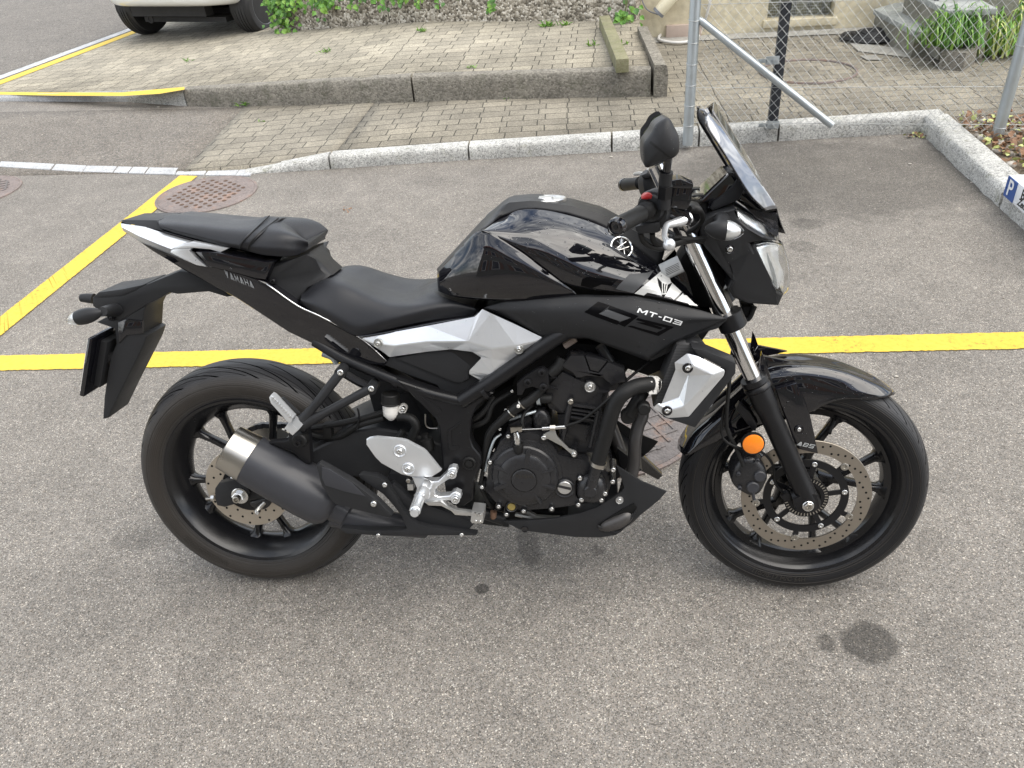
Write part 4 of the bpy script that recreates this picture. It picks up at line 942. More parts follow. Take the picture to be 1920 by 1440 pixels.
# ---------- wheels ----------
WB=1.38; RF,RR=.293,.314
def tyre_material(name,N_,hw):
    m,nt,b=newmat(name); L=nt.links.new; tc=N(nt,'ShaderNodeTexCoord'); sx=N(nt,'ShaderNodeSeparateXYZ'); L(tc.outputs['Object'],sx.inputs[0])
    at=N(nt,'ShaderNodeMath',operation='ARCTAN2'); L(sx.outputs[2],at.inputs[0]); L(sx.outputs[0],at.inputs[1])
    ab=N(nt,'ShaderNodeMath',operation='ABSOLUTE'); L(sx.outputs[1],ab.inputs[0])
    def M(op,a,b_=None,c=None):
        n=N(nt,'ShaderNodeMath',operation=op)
        for i,v in enumerate((a,b_,c)):
            if v is None: continue
            if isinstance(v,(int,float)): n.inputs[i].default_value=v
            else: L(v,n.inputs[i])
        return n.outputs[0]
    def groove(K,ph,slope,wd,lo,hi):
        t=M('FRACT',M('ADD',M('MULTIPLY',at.outputs[0],K/(2*math.pi)),M('MULTIPLY_ADD',ab.outputs[0],slope,ph)))
        g=M('LESS_THAN',t,wd); g=M('MULTIPLY',g,M('GREATER_THAN',ab.outputs[0],lo)); return M('MULTIPLY',g,M('LESS_THAN',ab.outputs[0],hi))
    g=M('MAXIMUM',groove(N_,0,38,.10,.006,hw*.82),groove(N_,.5,60,.07,hw*.35,hw*.80))
    n=N(nt,'ShaderNodeTexNoise',Scale=14.0,Detail=6.0); L(tc.outputs['Object'],n.inputs['Vector'])
    # dusty brownish sidewall, darker tread
    r2=M('SQRT',M('ADD',M('MULTIPLY',sx.outputs[0],sx.outputs[0]),M('MULTIPLY',sx.outputs[2],sx.outputs[2])))
    side=N(nt,'ShaderNodeMapRange'); side.inputs[1].default_value=hw*.80; side.inputs[2].default_value=hw*.93; L(ab.outputs[0],side.inputs[0])
    mc=N(nt,'ShaderNodeMix',data_type='RGBA'); mc.inputs[6].default_value=(.030,.030,.032,1); mc.inputs[7].default_value=(.028,.0245,.0215,1) if hw>.06 else (.010,.010,.011,1); L(side.outputs[0],mc.inputs[0])
    sc=N(nt,'ShaderNodeMapRange'); sc.inputs[3].default_value=.7; sc.inputs[4].default_value=1.3; L(n.outputs['Fac'],sc.inputs[0])
    dk=M('MULTIPLY',sc.outputs[0],M('SUBTRACT',1,M('MULTIPLY',g,.9)))
    fn=N(nt,'ShaderNodeVectorMath',operation='SCALE'); L(mc.outputs[2],fn.inputs[0]); L(dk,fn.inputs['Scale']); L(fn.outputs[0],b.inputs['Base Color'])
    b.inputs['Roughness'].default_value=.45; L(M('MULTIPLY',M('SUBTRACT',1,g),.34),b.inputs['Specular IOR Level'])
    n2=N(nt,'ShaderNodeTexNoise',Scale=350.0); L(tc.outputs['Object'],n2.inputs['Vector'])
    # fine concentric lines on the sidewall
    wv=M('MULTIPLY',M('SINE',M('MULTIPLY',r2,1500)),.06)
    bp=N(nt,'ShaderNodeBump',Strength=.8,Distance=.003); L(M('ADD',M('ADD',M('MULTIPLY',g,-1),M('MULTIPLY',n2.outputs['Fac'],.12)),wv),bp.inputs['Height']); L(bp.outputs[0],b.inputs['Normal'])
tyre_material('tyre_front',30,.055); tyre_material('tyre_rear',18,.070)
def wheel(cx,cz,prof,rimhw,tm,ph,front):
    w=bpy.data.objects.new('wheel',None); COL.objects.link(w); w.parent=BIKE
    w.matrix_local=(MST if front else Matrix.Identity(4))@Matrix.Translation((cx,0,cz))
    pr=[tuple(p) for p in catmull(prof+[(-a,b) for a,b in reversed(prof[:-1])],44)]
    bm=bmesh.new(); add_lathe(bm,(0,0,0),(0,1,0),pr,120,False); ty=bmlink('tyre',bm,tm,w,True,60)
    pa=np.array(pr); bm=bmesh.new()
    for rr0 in((.2385,.2435,.2615) if front else (.2395,.2455,.274)):
        h0=pa[:22]; yy_=float(np.interp(rr0,h0[:,1],np.abs(h0[:,0])))
        for sg in(-1,1): add_lathe(bm,(0,0,0),(0,sg,0),[(yy_-.0006,rr0-.0012),(yy_+.0008,rr0-.0004),(yy_+.0008,rr0+.0004),(yy_-.0006,rr0+.0012)],120,False)
    bmlink('sidewall_ring',bm,'sidewall_line',w,True,30)
    h=rimhw
    bm=bmesh.new(); rp=[(-h-.004,.224),(-h-.007,.231),(-h-.002,.234),(-h+.003,.226),(-h+.006,.219),(-h+.02,.213),(-.016,.200),(.016,.200),(h-.02,.213),(h-.006,.219),(h-.003,.226),(h+.002,.234),(h+.007,.231),(h+.004,.224)]
    inner=[(h-.004,.215),(h-.02,.206),(.018,.190),(0,.186),(-.018,.190),(-h+.02,.206),(-h+.004,.215)]
    add_lathe(bm,(0,0,0),(0,1,0),rp+inner+[rp[0]],120,False); bmlink('rim',bm,'rim_black',w,True,30)
    bm=bmesh.new(); hs=.5 if front else .6
    add_lathe(bm,(0,0,0),(0,1,0),[(-.055,.028),(-.055,.04),(-.02,.048),(.02,.048),(.055,.04),(.055,.028)],40,False)
    bmlink('hub',bm,'rim_black',w)
    for k in range(10):
        a=math.radians(ph+36*k+(3.5 if k%2 else -3.5)); lean_=math.radians(-7 if k%2 else 7)
        er=Vector((math.cos(a),0,math.sin(a))); et=Vector((-math.sin(a),0,math.cos(a))); bm=bmesh.new(); rings=[]
        for r,wd,dp,sh in((.035,.016,.024,0),(.06,.011,.020,0),(.10,.0085,.015,0),(.15,.008,.013,0),(.178,.0095,.015,0),(.190,.018,.020,0),(.197,.028,.024,0)):
            c=er*r+et*(math.sin(lean_)*(r-.2)*1.2)
            ring=[]
            for q in range(8):
                t=math.pi/4*q+math.pi/8; ring.append(bm.verts.new(c+et*wd*1.08*math.copysign(abs(math.cos(t))**.7,math.cos(t))+Vector((0,1,0))*dp*math.copysign(abs(math.sin(t))**.7,math.sin(t))))
            rings.append(ring)
        for A_,B_ in zip(rings,rings[1:]):
            for q in range(8): bm.faces.new([A_[q],A_[(q+1)%8],B_[(q+1)%8],B_[q]])
        bm.faces.new(rings[0]); bm.faces.new(rings[-1]); bmlink('spoke',bm,'rim_black',w,True,50)
    return w
def ring_text(w,txt,R,y,size,a0,mname='sidewall_line'):
    me=text_mesh(txt,size,.0004,0,1.05,.0003); bm=bmesh.new(); bm.from_mesh(me)
    for v in bm.verts:
        a=math.radians(a0)+v.co.x/R; r=R-v.co.y; v.co=Vector((r*math.cos(a),y-v.co.z,r*math.sin(a)))
    me2=bpy.data.meshes.new('lettering'); bm.to_mesh(me2); bm.free(); link('lettering',me2,mname,w,False)
def annulus(name,w,r0,r1,y0,y1,m,holes=(),hr=.0028):
    bm=bmesh.new(); add_lathe(bm,(0,0,0),(0,1,0),[(y0,r0),(y0,r1-.0006),(y0+.0006,r1),(y1-.0006,r1),(y1,r1-.0006),(y1,r0),(y0,r0)],96,False); o=bmlink(name,bm,m,w,True,30)
    if holes:
        bm=bmesh.new()
        for r,a in holes: add_lathe(bm,(r*math.cos(a),y0-.0004,r*math.sin(a)),(0,1,0),[(0,0),(0,hr),(.001,hr)],8,False)
        bmlink('dark_hole_discs',bm,'deep_black',w,False,kind='stuff')  # black discs laid on the rotor, painting the darkness of drilled holes
    return o
fprof=[(-.040,.220),(-.049,.236),(-.0545,.254),(-.053,.266),(-.044,.279),(-.030,.287),(-.015,.2917),(0,.293)]
rprof=[(-.052,.220),(-.062,.238),(-.0695,.262),(-.068,.276),(-.056,.294),(-.038,.305),(-.019,.312),(0,.314)]
wf=wheel(WB,RF,fprof,.043,'tyre_front',28,True); wr=wheel(0,RR,rprof,.056,'tyre_rear',74,False)
# front disc
hl=[]
for k in range(15):
    for j,r in enumerate((.1385,.1325,.1265,.1215)): hl.append((r+.003,math.radians(24*k+j*6.5)))
annulus('brake_disc',wf,.117,.149,-.0745,-.070,'disc_bronze',hl)
bm=bmesh.new(); add_lathe(bm,(0,0,0),(0,1,0),[(-.0735,.080),(-.0735,.098),(-.069,.098),(-.069,.080),(-.0735,.080)],64,False)
add_lathe(bm,(0,0,0),(0,1,0),[(-.0735,.030),(-.0735,.048),(-.05,.048),(-.05,.030),(-.0735,.03)],40,False)
for k in range(10):
    a=math.radians(36*k+10); Rm=Matrix.Rotation(-a,3,'Y'); c=Vector((.108 if k%2 else .065,-.0712,0)); add_box(bm,Rm@c,(.022 if k%2 else .036,.004,.012),Rm)
bmlink('disc_carrier',bm,'matte_black',wf)
for k in range(10):
    a=math.radians(36*k+10); r=.115 if k%2 else .088; bm=bmesh.new(); rr_=.0092 if k%2 else .0065
    add_lathe(bm,(r*math.cos(a),-.0735,r*math.sin(a)),(0,-1,0),[(0,rr_),(.003,rr_),(.004,rr_*.8),(.004,rr_*.5),(.001,rr_*.45),(.001,0)],16,False); bmlink('rivet' if k%2 else 'bolt',bm,'brushed' if k%2 else 'steel_bolt',wf)
bm=bmesh.new(); add_lathe(bm,(0,0,0),(0,1,0),[(-.078,.034),(-.078,.052),(-.076,.052),(-.076,.034),(-.078,.034)],60,False)
bmlink('sensor_ring',bm,'matte_black',wf)
bm=bmesh.new()
for k in range(40):
    a=2*math.pi*k/40; Rm=Matrix.Rotation(-a,3,'Y'); add_box(bm,Rm@Vector((.046,-.0785,0)),(.007,.0012,.0025),Rm)
bmlink('sensor_teeth',bm,'brushed',wf,False,kind='stuff')
bm=bmesh.new(); add_tube(bm,[Rm_ for Rm_ in (Vector((.19*math.cos(1.22),-.012,.19*math.sin(1.22))),Vector((.165*math.cos(1.22),-.016,.165*math.sin(1.22))),Vector((.155*math.cos(1.24),-.03,.155*math.sin(1.24))))],.004,8); bmlink('valve',bm,'rubber',wf)
ring_text(wf,'110/70-17 M/C 54H',.250,-.0555,.016,-100)
ring_text(wr,'BRIDGESTONE',.262,-.0705,.020,-128)
hl=[(r,math.radians(30*k+j*12)) for k in range(12) for j,r in enumerate((.075,.089,.103))]
annulus('brake_disc',wr,.066,.110,-.0845,-.080,'disc_steel',hl,.0032)
bm=bmesh.new(); add_lathe(bm,(0,0,0),(0,1,0),[(-.083,.03),(-.083,.072),(-.08,.072),(-.05,.05)],40,False); bmlink('disc_carrier',bm,'matte_black',wr)
bm=bmesh.new(); add_lathe(bm,(0,0,0),(0,1,0),[(.082,.03),(.082,.095),(.089,.095),(.089,.03)],60,False)
for k in range(43):
    a=2*math.pi*k/43; Rm=Matrix.Rotation(-a,3,'Y'); add_box(bm,Rm@Vector((.097,.0855,0)),(.008,.005,.006),Rm)
bmlink('sprocket',bm,'brushed',wr)
# chain on the far side
bm=bmesh.new(); cp=[]
for a in np.linspace(math.radians(85),math.radians(275),34): cp.append(Vector((.098*math.cos(a),.0855,RR+.098*math.sin(a))))
cp=[Vector((.60,.0855,.40))]+[Vector((.60,.0855,.40)).lerp(cp[0],t) for t in np.linspace(.03,.97,40)]+cp+[cp[-1].lerp(Vector((.60,.0855,.335)),t) for t in np.linspace(.03,1,40)]
for i,(a,b) in enumerate(zip(cp,cp[1:])):
    Rm=(b-a).to_track_quat('X','Z').to_matrix(); add_box(bm,(a+b)/2,((b-a).length*1.1,.016 if i%2 else .010,.013),Rm)
fin('drive_chain',bm,'exhaust_grey',None,kind='stuff')
steered(True)
# ---------- fork ----------
def fork():
    a=P('0',1290,440,.097); b=P('0',1412,712,.097); c=P('0',1522,950,.097); d=(c-a).normalized(); L0=(b-a).length
    bm=bmesh.new(); add_lathe(bm,a,d,[(-.16,.0),(-.16,.0185),(L0+.02,.0185)],32); o=fin('fork_stanchion',bm,'chrome',None); mirobj(o)
    L1=(P('8',890,940,.097)-a).dot(d)
    bm=bmesh.new(); add_lathe(bm,a,d,[(L0-.004,.021),(L0-.004,.029),(L0+.008,.030),(L0+.012,.027),(L0+.016,.030),(L0+.022,.0305),(L0+.026,.027),(L0+.07,.0265),(L0+.09,.0235),(L1-.05,.0235),(L1-.03,.025),(L1-.01,.024),(L1,.02)],32); o=fin('fork_slider',bm,'matte_black',None); mirobj(o)
fork()
prism('axle_lug','8','800,890 885,850 940,865 957,940 850,972 815,955',.118,.045,'matte_black',.006,two=True)
o=disc('axle_nut','8',885,925,.119,[(0,.0135),(.003,.0135),(.005,.012),(.005,.0095),(.007,.0095),(.007,.006),(.002,.005),(.002,0)],'steel_bolt',24); 
disc('axle_nut','8',885,925,.124,[(0,.0105),(.006,.0100),(.007,.0085),(.007,.005),(.002,.004),(.002,0)],'brushed',6)
# triple clamps
full('lower_clamp','5','1125,880 1180,825 1215,790 1250,815 1262,850 1215,900 1160,915',.105,'matte_black',.006)
disc('clamp_ring','5',1210,850,.097,[(-.018,.028),(-.016,.0305),(.018,.0305),(.020,.028)],'matte_black',32,d=(math.sin(RAKE),0,-math.cos(RAKE)),two=True)
full('upper_clamp','9','400,780 480,730 570,800 540,890 430,880 400,830',.11,'matte_black',.008)
steered(False)
full('steering_head','5','860,600 905,470 960,395 1010,470 1200,800 1020,775 930,680',.045,'deep_black',.01)
bm=bmesh.new(); a=P('5',790,560,.085); b=P('5',905,505,.085); add_lathe(bm,a,(b-a),[(0,.019),((b-a).length,.019)],28); lb=fin('steering_label',bm,'label_grey',None,key='lab')
for k in range(5): decal('lettering','5','%d,%d %d,%d %d,%d %d,%d'%(808+k*2,538+k*9,890+k*2,500+k*9,891+k*2,503+k*9,809+k*2,541+k*9),'exhaust_grey','lab',sub=1)
prism('head_bracket','5','830,575 905,500 940,560 1000,760 935,700',.08,.02,'gloss_black',.004,two=True)
steered(True)
# ---------- front fender ----------
patch('front_fender','8',['1382,290,0 1330,250,0 1250,208,0 1100,155,0 950,122,0 820,112,0 700,118,0 600,160,0 480,270,0 330,400,0 210,500,0 150,600,0',
 '1370,298,.03 1310,262,.035 1230,228,.04 1090,178,.042 950,150,.042 820,142,.042 690,160,.042 600,200,.042 490,300,.042 350,425,.042 240,520,.04 165,620,.035',
 '1330,312,.052 1280,300,.057 1190,282,.06 1080,262,.06 950,243,.06 830,232,.06 715,265,.06 640,310,.06 520,380,.06 390,480,.06 270,570,.058 190,640,.055',
 '1262,330,.060 1220,328,.062 1170,326,.064 1090,326,.064 1010,345,.064 940,378,.064 905,405,.064 840,420,.064 640,470,.064 480,520,.064 330,580,.062 215,640,.058'],'gloss_black',40,6,key='fender',lin=False)
prism('fender_leg','8','703,270 822,236 868,330 890,395 905,440 945,635 910,628 830,608 795,545 760,440',.083,.012,'gloss_black',.005,two=True,key='leg')
prism('fender_stay','8','610,160 625,60 640,90 690,240 650,290',.078,.01,'gloss_black',.004,two=True)
washer_bolt('8',833,494,.0835,.0105,'gloss_black')
glyphs('ABS','8',820,582,912,602,(14,-20),'label_grey','leg',[1,1,1],.2)
prism('fender_fin','8','630,82 760,108 800,116 640,150 600,140',.04,.01,'gloss_black',.002,two=True)
# reflector, caliper, hose
o=disc('reflector','8',576,577,.128,[(-.008,.0265),(0,.0265),(.004,.0255),(.004,.0235)],'rubber',32)
disc('lens','8',576,577,.131,[(0,.0238),(.003,.0232),(.005,.019),(.006,0)],'orange',32,o)
pillow('brake_caliper','8','452,770 470,700 520,650 590,655 640,700 655,760 640,800 610,850 560,865 500,835 470,810',.098,.05,.014,'engine_black')
for x,y,r in((612,752,.0135),(572,815,.0145)): disc('piston_cap','8',x,y,.108,[(0,r),(.008,r),(.010,r*.85),(.010,0)],'exhaust_grey',28)
prism('caliper_bracket','8','500,350 560,400 600,470 590,510 545,470 480,380',.10,.02,'matte_black',.003)
for x,y in((600,668),(493,745),(500,825)): bolt('8',x,y,.112,.005,'exhaust_grey')
tube('bleed_pipe','8','575,850,.115 582,890,.115',.004,'exhaust_grey',8,8)
tube('brake_hose','8','470,0,.08 452,120,.10 440,260,.11 428,400,.115 432,500,.115 480,600,.115 520,700,.115',.0045,'rubber')
tube('sensor_cable','8','440,300,.10 400,450,.11 410,550,.115 500,600,.12 620,620,.10 690,700,.09 700,800,.085 760,860,.085',.003,'rubber')
disc('sensor_body','8',758,862,.088,[(0,.012),(.012,.010),(.013,0)],'matte_black',16)
steered(False)
# ---------- radiator, shroud ----------
m,nt,b=newmat('fins'); tc=N(nt,'ShaderNodeTexCoord'); wv=N(nt,'ShaderNodeTexWave',Scale=90.0,bands_direction='Z'); nt.links.new(tc.outputs['Object'],wv.inputs['Vector']); cr2=N(nt,'ShaderNodeValToRGB'); cr2.color_ramp.elements[0].color=(.01,.01,.01,1); cr2.color_ramp.elements[1].color=(.07,.07,.072,1); nt.links.new(wv.outputs['Fac'],cr2.inputs[0]); nt.links.new(cr2.outputs[0],b.inputs['Base Color']); b.inputs['Roughness'].default_value=.5
full('radiator','5','735,1380 880,1005 960,1000 1010,1040 860,1420 790,1440',.165,'fins',.003)
full('radiator_frame','5','1010,1040 1060,1060 900,1440 860,1420',.175,'matte_black',.003)
prism('shroud_edge','8','235,40 300,48 480,122 480,182 285,445 252,490 72,430 214,427 414,192 421,162 262,78',.2,.05,'satin_black',.006,two=True)
facet('radiator_shroud','8','a:135,120,.199 b:205,68,.199 c:262,82,.200 d:418,163,.201 e:412,192,.200 f:214,424,.199 g:96,432,.198 h:16,374,.197 i:42,350,.198 k:152,162,.196 l:236,140,.209 m:352,188,.210 n:336,214,.210 o:184,368,.209 p:104,392,.207 r:214,190,.196 t:160,314,.196 v:62,350,.195',
 'a-b-l-k b-c-l c-d-m-l d-e-n-m e-f-o-n f-g-p-o g-h-i-p k-l-r k-r-t-v l-m-n-o-t-r o-p-i-v-t','silver_paint',key='shroud')
for x,y in((208,150),(92,390)):
    o=disc('bolt','8',x,y,.2055,[(0,.0115),(.002,.0112),(.002,.0085),(.0005,.0085),(.0005,0)],'gloss_black',24); bolt('8',x,y,.2065,.006,'steel_bolt',parent=o,name='bolt_head')
pillow('radiator_cap','5','920,1000 980,975 1040,1000 1075,1050 1060,1080 990,1060 930,1040',.15,.04,.01,'satin_black',key='rcap')
decal('cap_label','5','1012,992 1034,1005 1032,1030 1004,1024','red','rcap',.001)
disc('washer','5',680,1400,.19,[(-.02,.014),(0,.014),(.003,.011),(.003,0)],'rubber')
# ---------- exhaust header ----------
tube('exhaust_header','B','1620,600,.05 1640,700,.06 1600,800,.07 1570,950,.08 1560,1150,.08 1530,1300,.085',.0155,'header',30,16)
tube('exhaust_header','D','1490,640,.06 1600,760,.06 1570,880,.07 1450,990,.08 1250,1040,.08 1050,1030,.07 700,1010,.05',.019,'header',30,16)
tube('exhaust_header','D','1330,60,-.06 1420,300,-.05 1500,560,-.03 1450,800,-.03',.0155,'header',20,14)
prism('oil_cooler','D','1400,300 1530,400 1640,520 1500,560 1420,470',-.02,.12,'matte_black',.004)
prism('chin_panel','D','1340,130 1420,200 1830,570 1790,610 1660,540 1420,430 1290,330',-.10,.03,'gloss_black',.004)
# ---------- engine ----------
full('crankcase','D','160,640 215,420 300,230 560,140 760,220 870,360 1110,420 1180,480 1290,500 1360,620 1310,760 1240,810 1040,850 800,885 500,905 290,860 130,720',.125,'engine_black',.008,key='case')
prism('crankcase_cover','D','205,430 290,240 420,170 560,150 720,205 800,290 850,370 980,395 1130,430 1170,520 1010,620 1010,760 1060,800 1000,850 780,880 500,900 420,800 280,862 140,700',.148,.03,'engine_black',.006,key='ccov')
prism('cylinder_block','B','830,690 1330,690 1290,820 1200,1060 1000,1060 860,1000',.115,.23,'engine_black',.006)
prism('cylinder_head','B','865,240 960,140 1090,135 1310,190 1475,262 1490,400 1400,470 1330,480 1300,600 1250,640 1250,720 850,690 750,640 690,500 740,350',.125,.25,'engine_black',.01)
prism('head_cover','B','870,235 960,130 1092,135 1142,278 1222,300 1312,195 1470,262 1482,388 1420,402 1345,420 1290,372 1262,345 1110,332 1060,350 1010,350 975,300 900,258',.145,.04,'engine_black',.007)
prism('head_cover','B','1094,136 1200,158 1310,190 1222,298 1144,276',.1455,.03,'engine_black',.006)
prism('head_cover','B','880,290 1110,400 1105,370 1150,370 1220,440 1235,470 1330,480 1260,500 1250,600 1180,660 960,600 880,680 720,520 740,430',.136,.03,'engine_black',.008)
washer_bolt('B',1143,430,.147,.0125)
bolt('B',960,568,.150,.007,'brushed'); 
tube('head_bolt','B','955,585,.143 880,930,.143',.007,'engine_black',8,10); tube('head_bolt','B','1230,650,.143 1150,1000,.143',.007,'engine_black',8,10)
for y in(600,640,672,712): prism('cooling_fin','B','965,%d 1250,%d 1245,%d 960,%d'%(y,y+42,y+56,y+14),.146,.03,'engine_black',.001)
prism('cylinder_pocket','B','930,760 1150,800 1110,960 910,910',.128,.02,'engine_black',.008)
# clutch cover
def clutch():
    bm=bmesh.new(); c=P('D',528,548,.15)
    add_lathe(bm,c,(0,-1,0),[(-.02,.088),(-.004,.088),(0,.086),(.002,.079),(.012,.0775),(.016,.074),(.020,.062),(.0235,.060),(.027,.054),(.031,.036),(.031,.0305),(.029,.030),(.029,.0285),(.034,.028),(.0348,.0265),(.0348,.0)],64); o=fin('clutch_cover',bm,'engine_black',None,key='clutch',ang=25)
    for a in(-80,20,160,205,-20,60):
        bm=bmesh.new(); Rm=Matrix.Rotation(math.radians(a),3,'Y'); add_box(bm,c+Rm@Vector((.054,-.022,0)),(.042,.016,.011 if a in(-80,160) else .006),Rm); bev(bm,.0025,2); fin('rib',bm,'engine_black',o)
clutch()
glyphs('YAMAHA','D',442,590,606,590,(0,-38),'sidewall_line','clutch',[1]*6,.3)
o=disc('oil_cap','D',903,680,.150,[(-.01,.024),(.004,.024),(.006,.0215),(.004,.018),(.004,0)],'engine_black',32)
disc('cap_face','D',903,676,.156,[(0,.0165),(.003,.0165),(.004,.0155),(.004,0)],'alu',32,o); prism('cap_slot','D','845,655 965,680 962,706 838,676',.161,.003,'engine_black',.0005,o)
pillow('water_pump','D','1015,690 1030,610 1080,560 1180,540 1270,590 1300,690 1270,780 1180,820 1080,800 1030,760',.145,.02,.022,'engine_black',rings=(1,.98,.92,.8,.5))
for (x,y,r) in((197,437,1),(120,672,1),(278,855,1),(352,930,.95),(515,898,1),(780,878,1),(1033,838,1),(1063,790,1.15),(1250,795,1.05),(1285,733,1.1),(1357,618,1.1),(1050,587,1.15),(370,190,1),(705,203,1),(993,362,1.2),(1362,505,1.2),(1258,490,1)):
    disc('bolt_boss','D',x,y,.150,[(-.04,.0085),(.004,.0075)],'engine_black',16); bolt('D',x,y,.155,.0052*r,'steel_bolt')
o=disc('sight_glass','D',400,860,.152,[(-.02,.0135),(.002,.0135),(.003,.012),(.001,.010),(.001,0)],'engine_black',28); disc('glass','D',400,860,.154,[(0,.0095),(.0015,.009),(.002,0)],'sight_glass',24,o)
# clutch lever, cable
prism('cable_bracket','D','775,130 812,135 832,195 945,312 1012,335 1022,368 992,388 962,360 880,290 745,218 705,228 682,203 702,175 755,148',.163,.005,'cast_alu',.0015)
bolt('D',705,203,.164,.006); bolt('D',993,362,.164,.0062)
tube('adjuster','D','690,120,.165 740,117,.165 800,112,.165 912,104,.165',.0042,'steel_bolt',12,10)
disc('adjuster_nut','D',790,112,.165,[(-.006,.007),(.006,.007)],'brushed',6,d=(1,0,0))
tube('cable_rod','D','495,128,.165 690,120,.165',.0016,'brushed',6,6,lin=True)
tube('clutch_cable','B','905,803,.165 1050,755,.165 1180,665,.167 1325,540,.165 1500,360,.12 1760,150,.08',.0034,'rubber')
tube('release_lever','D','440,150,.165 450,190,.165 458,265,.165',[.006,.0085,.0072],'steel_bolt',14,14)
prism('lever_clevis','D','385,110 500,105 500,150 470,158 460,140 395,165',.168,.008,'brushed',.0015)
tube('release_boot','D','458,262,.162 465,300,.162 480,400,.158 487,415,.155',[.0125,.0125,.010,.003],'rubber',16,16)
# hoses
tube('coolant_hose','B','1775,412,.16 1690,408,.17 1570,432,.18 1450,500,.19 1385,590,.19 1350,680,.19 1310,820,.188 1215,1150,.18',.0172,'rubber',44,18)
tube('coolant_pipe','D','1215,430,.178 1190,530,.17 1150,680,.165',.0135,'engine_black',14,16)
disc('pipe_end','D',1147,700,.165,[(-.02,.0155),(.01,.0155),(.013,.013),(.013,0)],'engine_black',20)
for a,b,r in(((1172,445,.181),(1250,462,.181),.016),): pass
def clampring(fr,x,y,u,x2,y2,u2,r,m,wd=.009,name='hose_clamp'):
    a=P(fr,x,y,u); b=P(fr,x2,y2,u2); d=(b-a).normalized(); bm=bmesh.new(); add_lathe(bm,a,d,[(-wd/2,r-.001),(-wd/2,r+.001),(wd/2,r+.001),(wd/2,r-.001)],28,False); return fin(name,bm,m,None)
clampring('B',1222,1155,.1805,1215,1180,.18,.0178,'brushed'); clampring('B',1738,410,.162,1690,408,.17,.0185,'white_plastic',.016)
prism('clamp_tab','B','1700,380 1735,380 1735,500 1705,500',.182,.004,'white_plastic',.001); prism('clamp_tab','B','1748,470 1778,470 1778,500 1700,505 1700,492 1748,488',.184,.003,'white_plastic',.001)
tube('radiator_pipe','B','1770,412,.15 1830,415,.15 1900,440,.145',.0125,'alu',10,16)
tube('coolant_hose','B','1650,470,.14 1590,570,.15 1510,700,.155',.015,'rubber',16,16); disc('hose_cap','B',1503,708,.155,[(-.012,.0165),(.008,.0165),(.010,.015),(.010,0)],'rubber',28)
tube('engine_hanger','B','1240,40,.12 1400,300,.12 1460,390,.12',.0125,'matte_black',10,14)
tube('breather_hose','B','880,160,.13 840,240,.135 760,310,.14',.013,'rubber',12,14)
prism('engine_mount','B','450,400 520,338 640,262 700,248 745,285 757,440 712,475 600,432 530,452 500,512 452,512',.168,.012,'matte_black',.003)
for x,y in((688,295),(555,388),(702,432)): disc('bolt','B',x,y,.169,[(0,.0085),(.003,.0085),(.004,.006),(.007,.006),(.007,.0035),(.003,.003),(.003,0)],'matte_black',24)
for y in(345,440): prism('mount_fin','B','755,%d 838,%d 755,%d'%(y-8,y+(5 if y<400 else 25),y+12),.15,.01,'matte_black',.001)
# wiring bundle behind the frame
tube('wire_loom','B','700,440,.15 560,570,.155 460,620,.155 340,720,.15 200,860,.14 160,1000,.135 130,1200,.13',[.010,.012,.012,.010,.009,.008,.008],'rubber',30,12)
clampring('B',500,590,.155,460,620,.155,.0135,'brushed',.003); clampring('B',405,665,.153,340,720,.15,.0135,'brushed',.003)
bolt('B',465,615,.168,.004,'white_plastic')
tube('wire_loom','B','300,880,.13 240,930,.14 190,1060,.145 150,1230,.14',.003,'galv',20,8)
tube('wire_loom','D','150,430,.135 110,620,.14 120,700,.14 180,820,.13 225,880,.12',.005,'rubber',20,8)
tube('wire_loom','B','230,520,.12 160,640,.13 60,730,.13 0,740,.12',.007,'rubber',20,10); tube('wire_loom','B','420,470,.12 230,590,.13 170,740,.135 60,800,.13 0,810,.12',.006,'rubber',20,10)
pillow('starter_motor','B','600,700 640,640 700,640 760,700 770,780 700,830 620,820',.12,.06,.012,'engine_black')
tube('vent_pipe','B','660,540,.14 780,545,.14',[.012,.0105],'rubber',8,16); disc('vent_joint','B',655,548,.14,[(-.004,.0135),(.004,.0135)],'galv',20,d=(1,0,.1))
bolt('B',345,650,.13,.004); bolt('B',290,830,.13,.004); bolt('B',405,470,.14,.004)
prism('wire_bracket','B','370,790 560,700 600,730 590,830 480,850 380,850',.11,.03,'engine_black',.003)
tube('fuel_rail','B','380,740,.13 540,690,.13 640,660,.12',.004,'galv',10,8)
tube('sensor_wire','B','520,850,.15 500,760,.15 520,680,.14 600,600,.13',.004,'rubber',10,8)
full('inner_dark_fill','B','330,560 900,180 1500,60 1560,180 1480,300 900,300 700,480 600,700 340,900 130,1150 60,1000 250,760',.07,'deep_black',.004)
full('airbox','4','1250,780 1500,720 1767,740 1767,1000 1600,1000 1420,1120 1200,1300 900,1300 620,1130 640,980',.085,'deep_black',.01)
full('inner_dark_fill','0','985,650 1040,640 1225,655 1300,640 1250,690 1215,705 1170,690 1120,720 960,725',.09,'deep_black',.004)  # near-black filler standing in for the dark gaps around the engine
full('inner_dark_fill','0','887,775 925,740 1000,700 1010,800 930,840 905,860 888,830',.08,'deep_black',.004)
full('lower_block','D','60,880 300,870 860,900 930,960 380,1000 60,960',.06,'deep_black',.004)
tube('side_rod','D','440,930,.08 600,960,.09 860,965,.09',.006,'cast_alu',10,8); prism('link_plate','D','500,905 560,905 640,950 840,965 620,985',.10,.01,'cast_alu',.002)
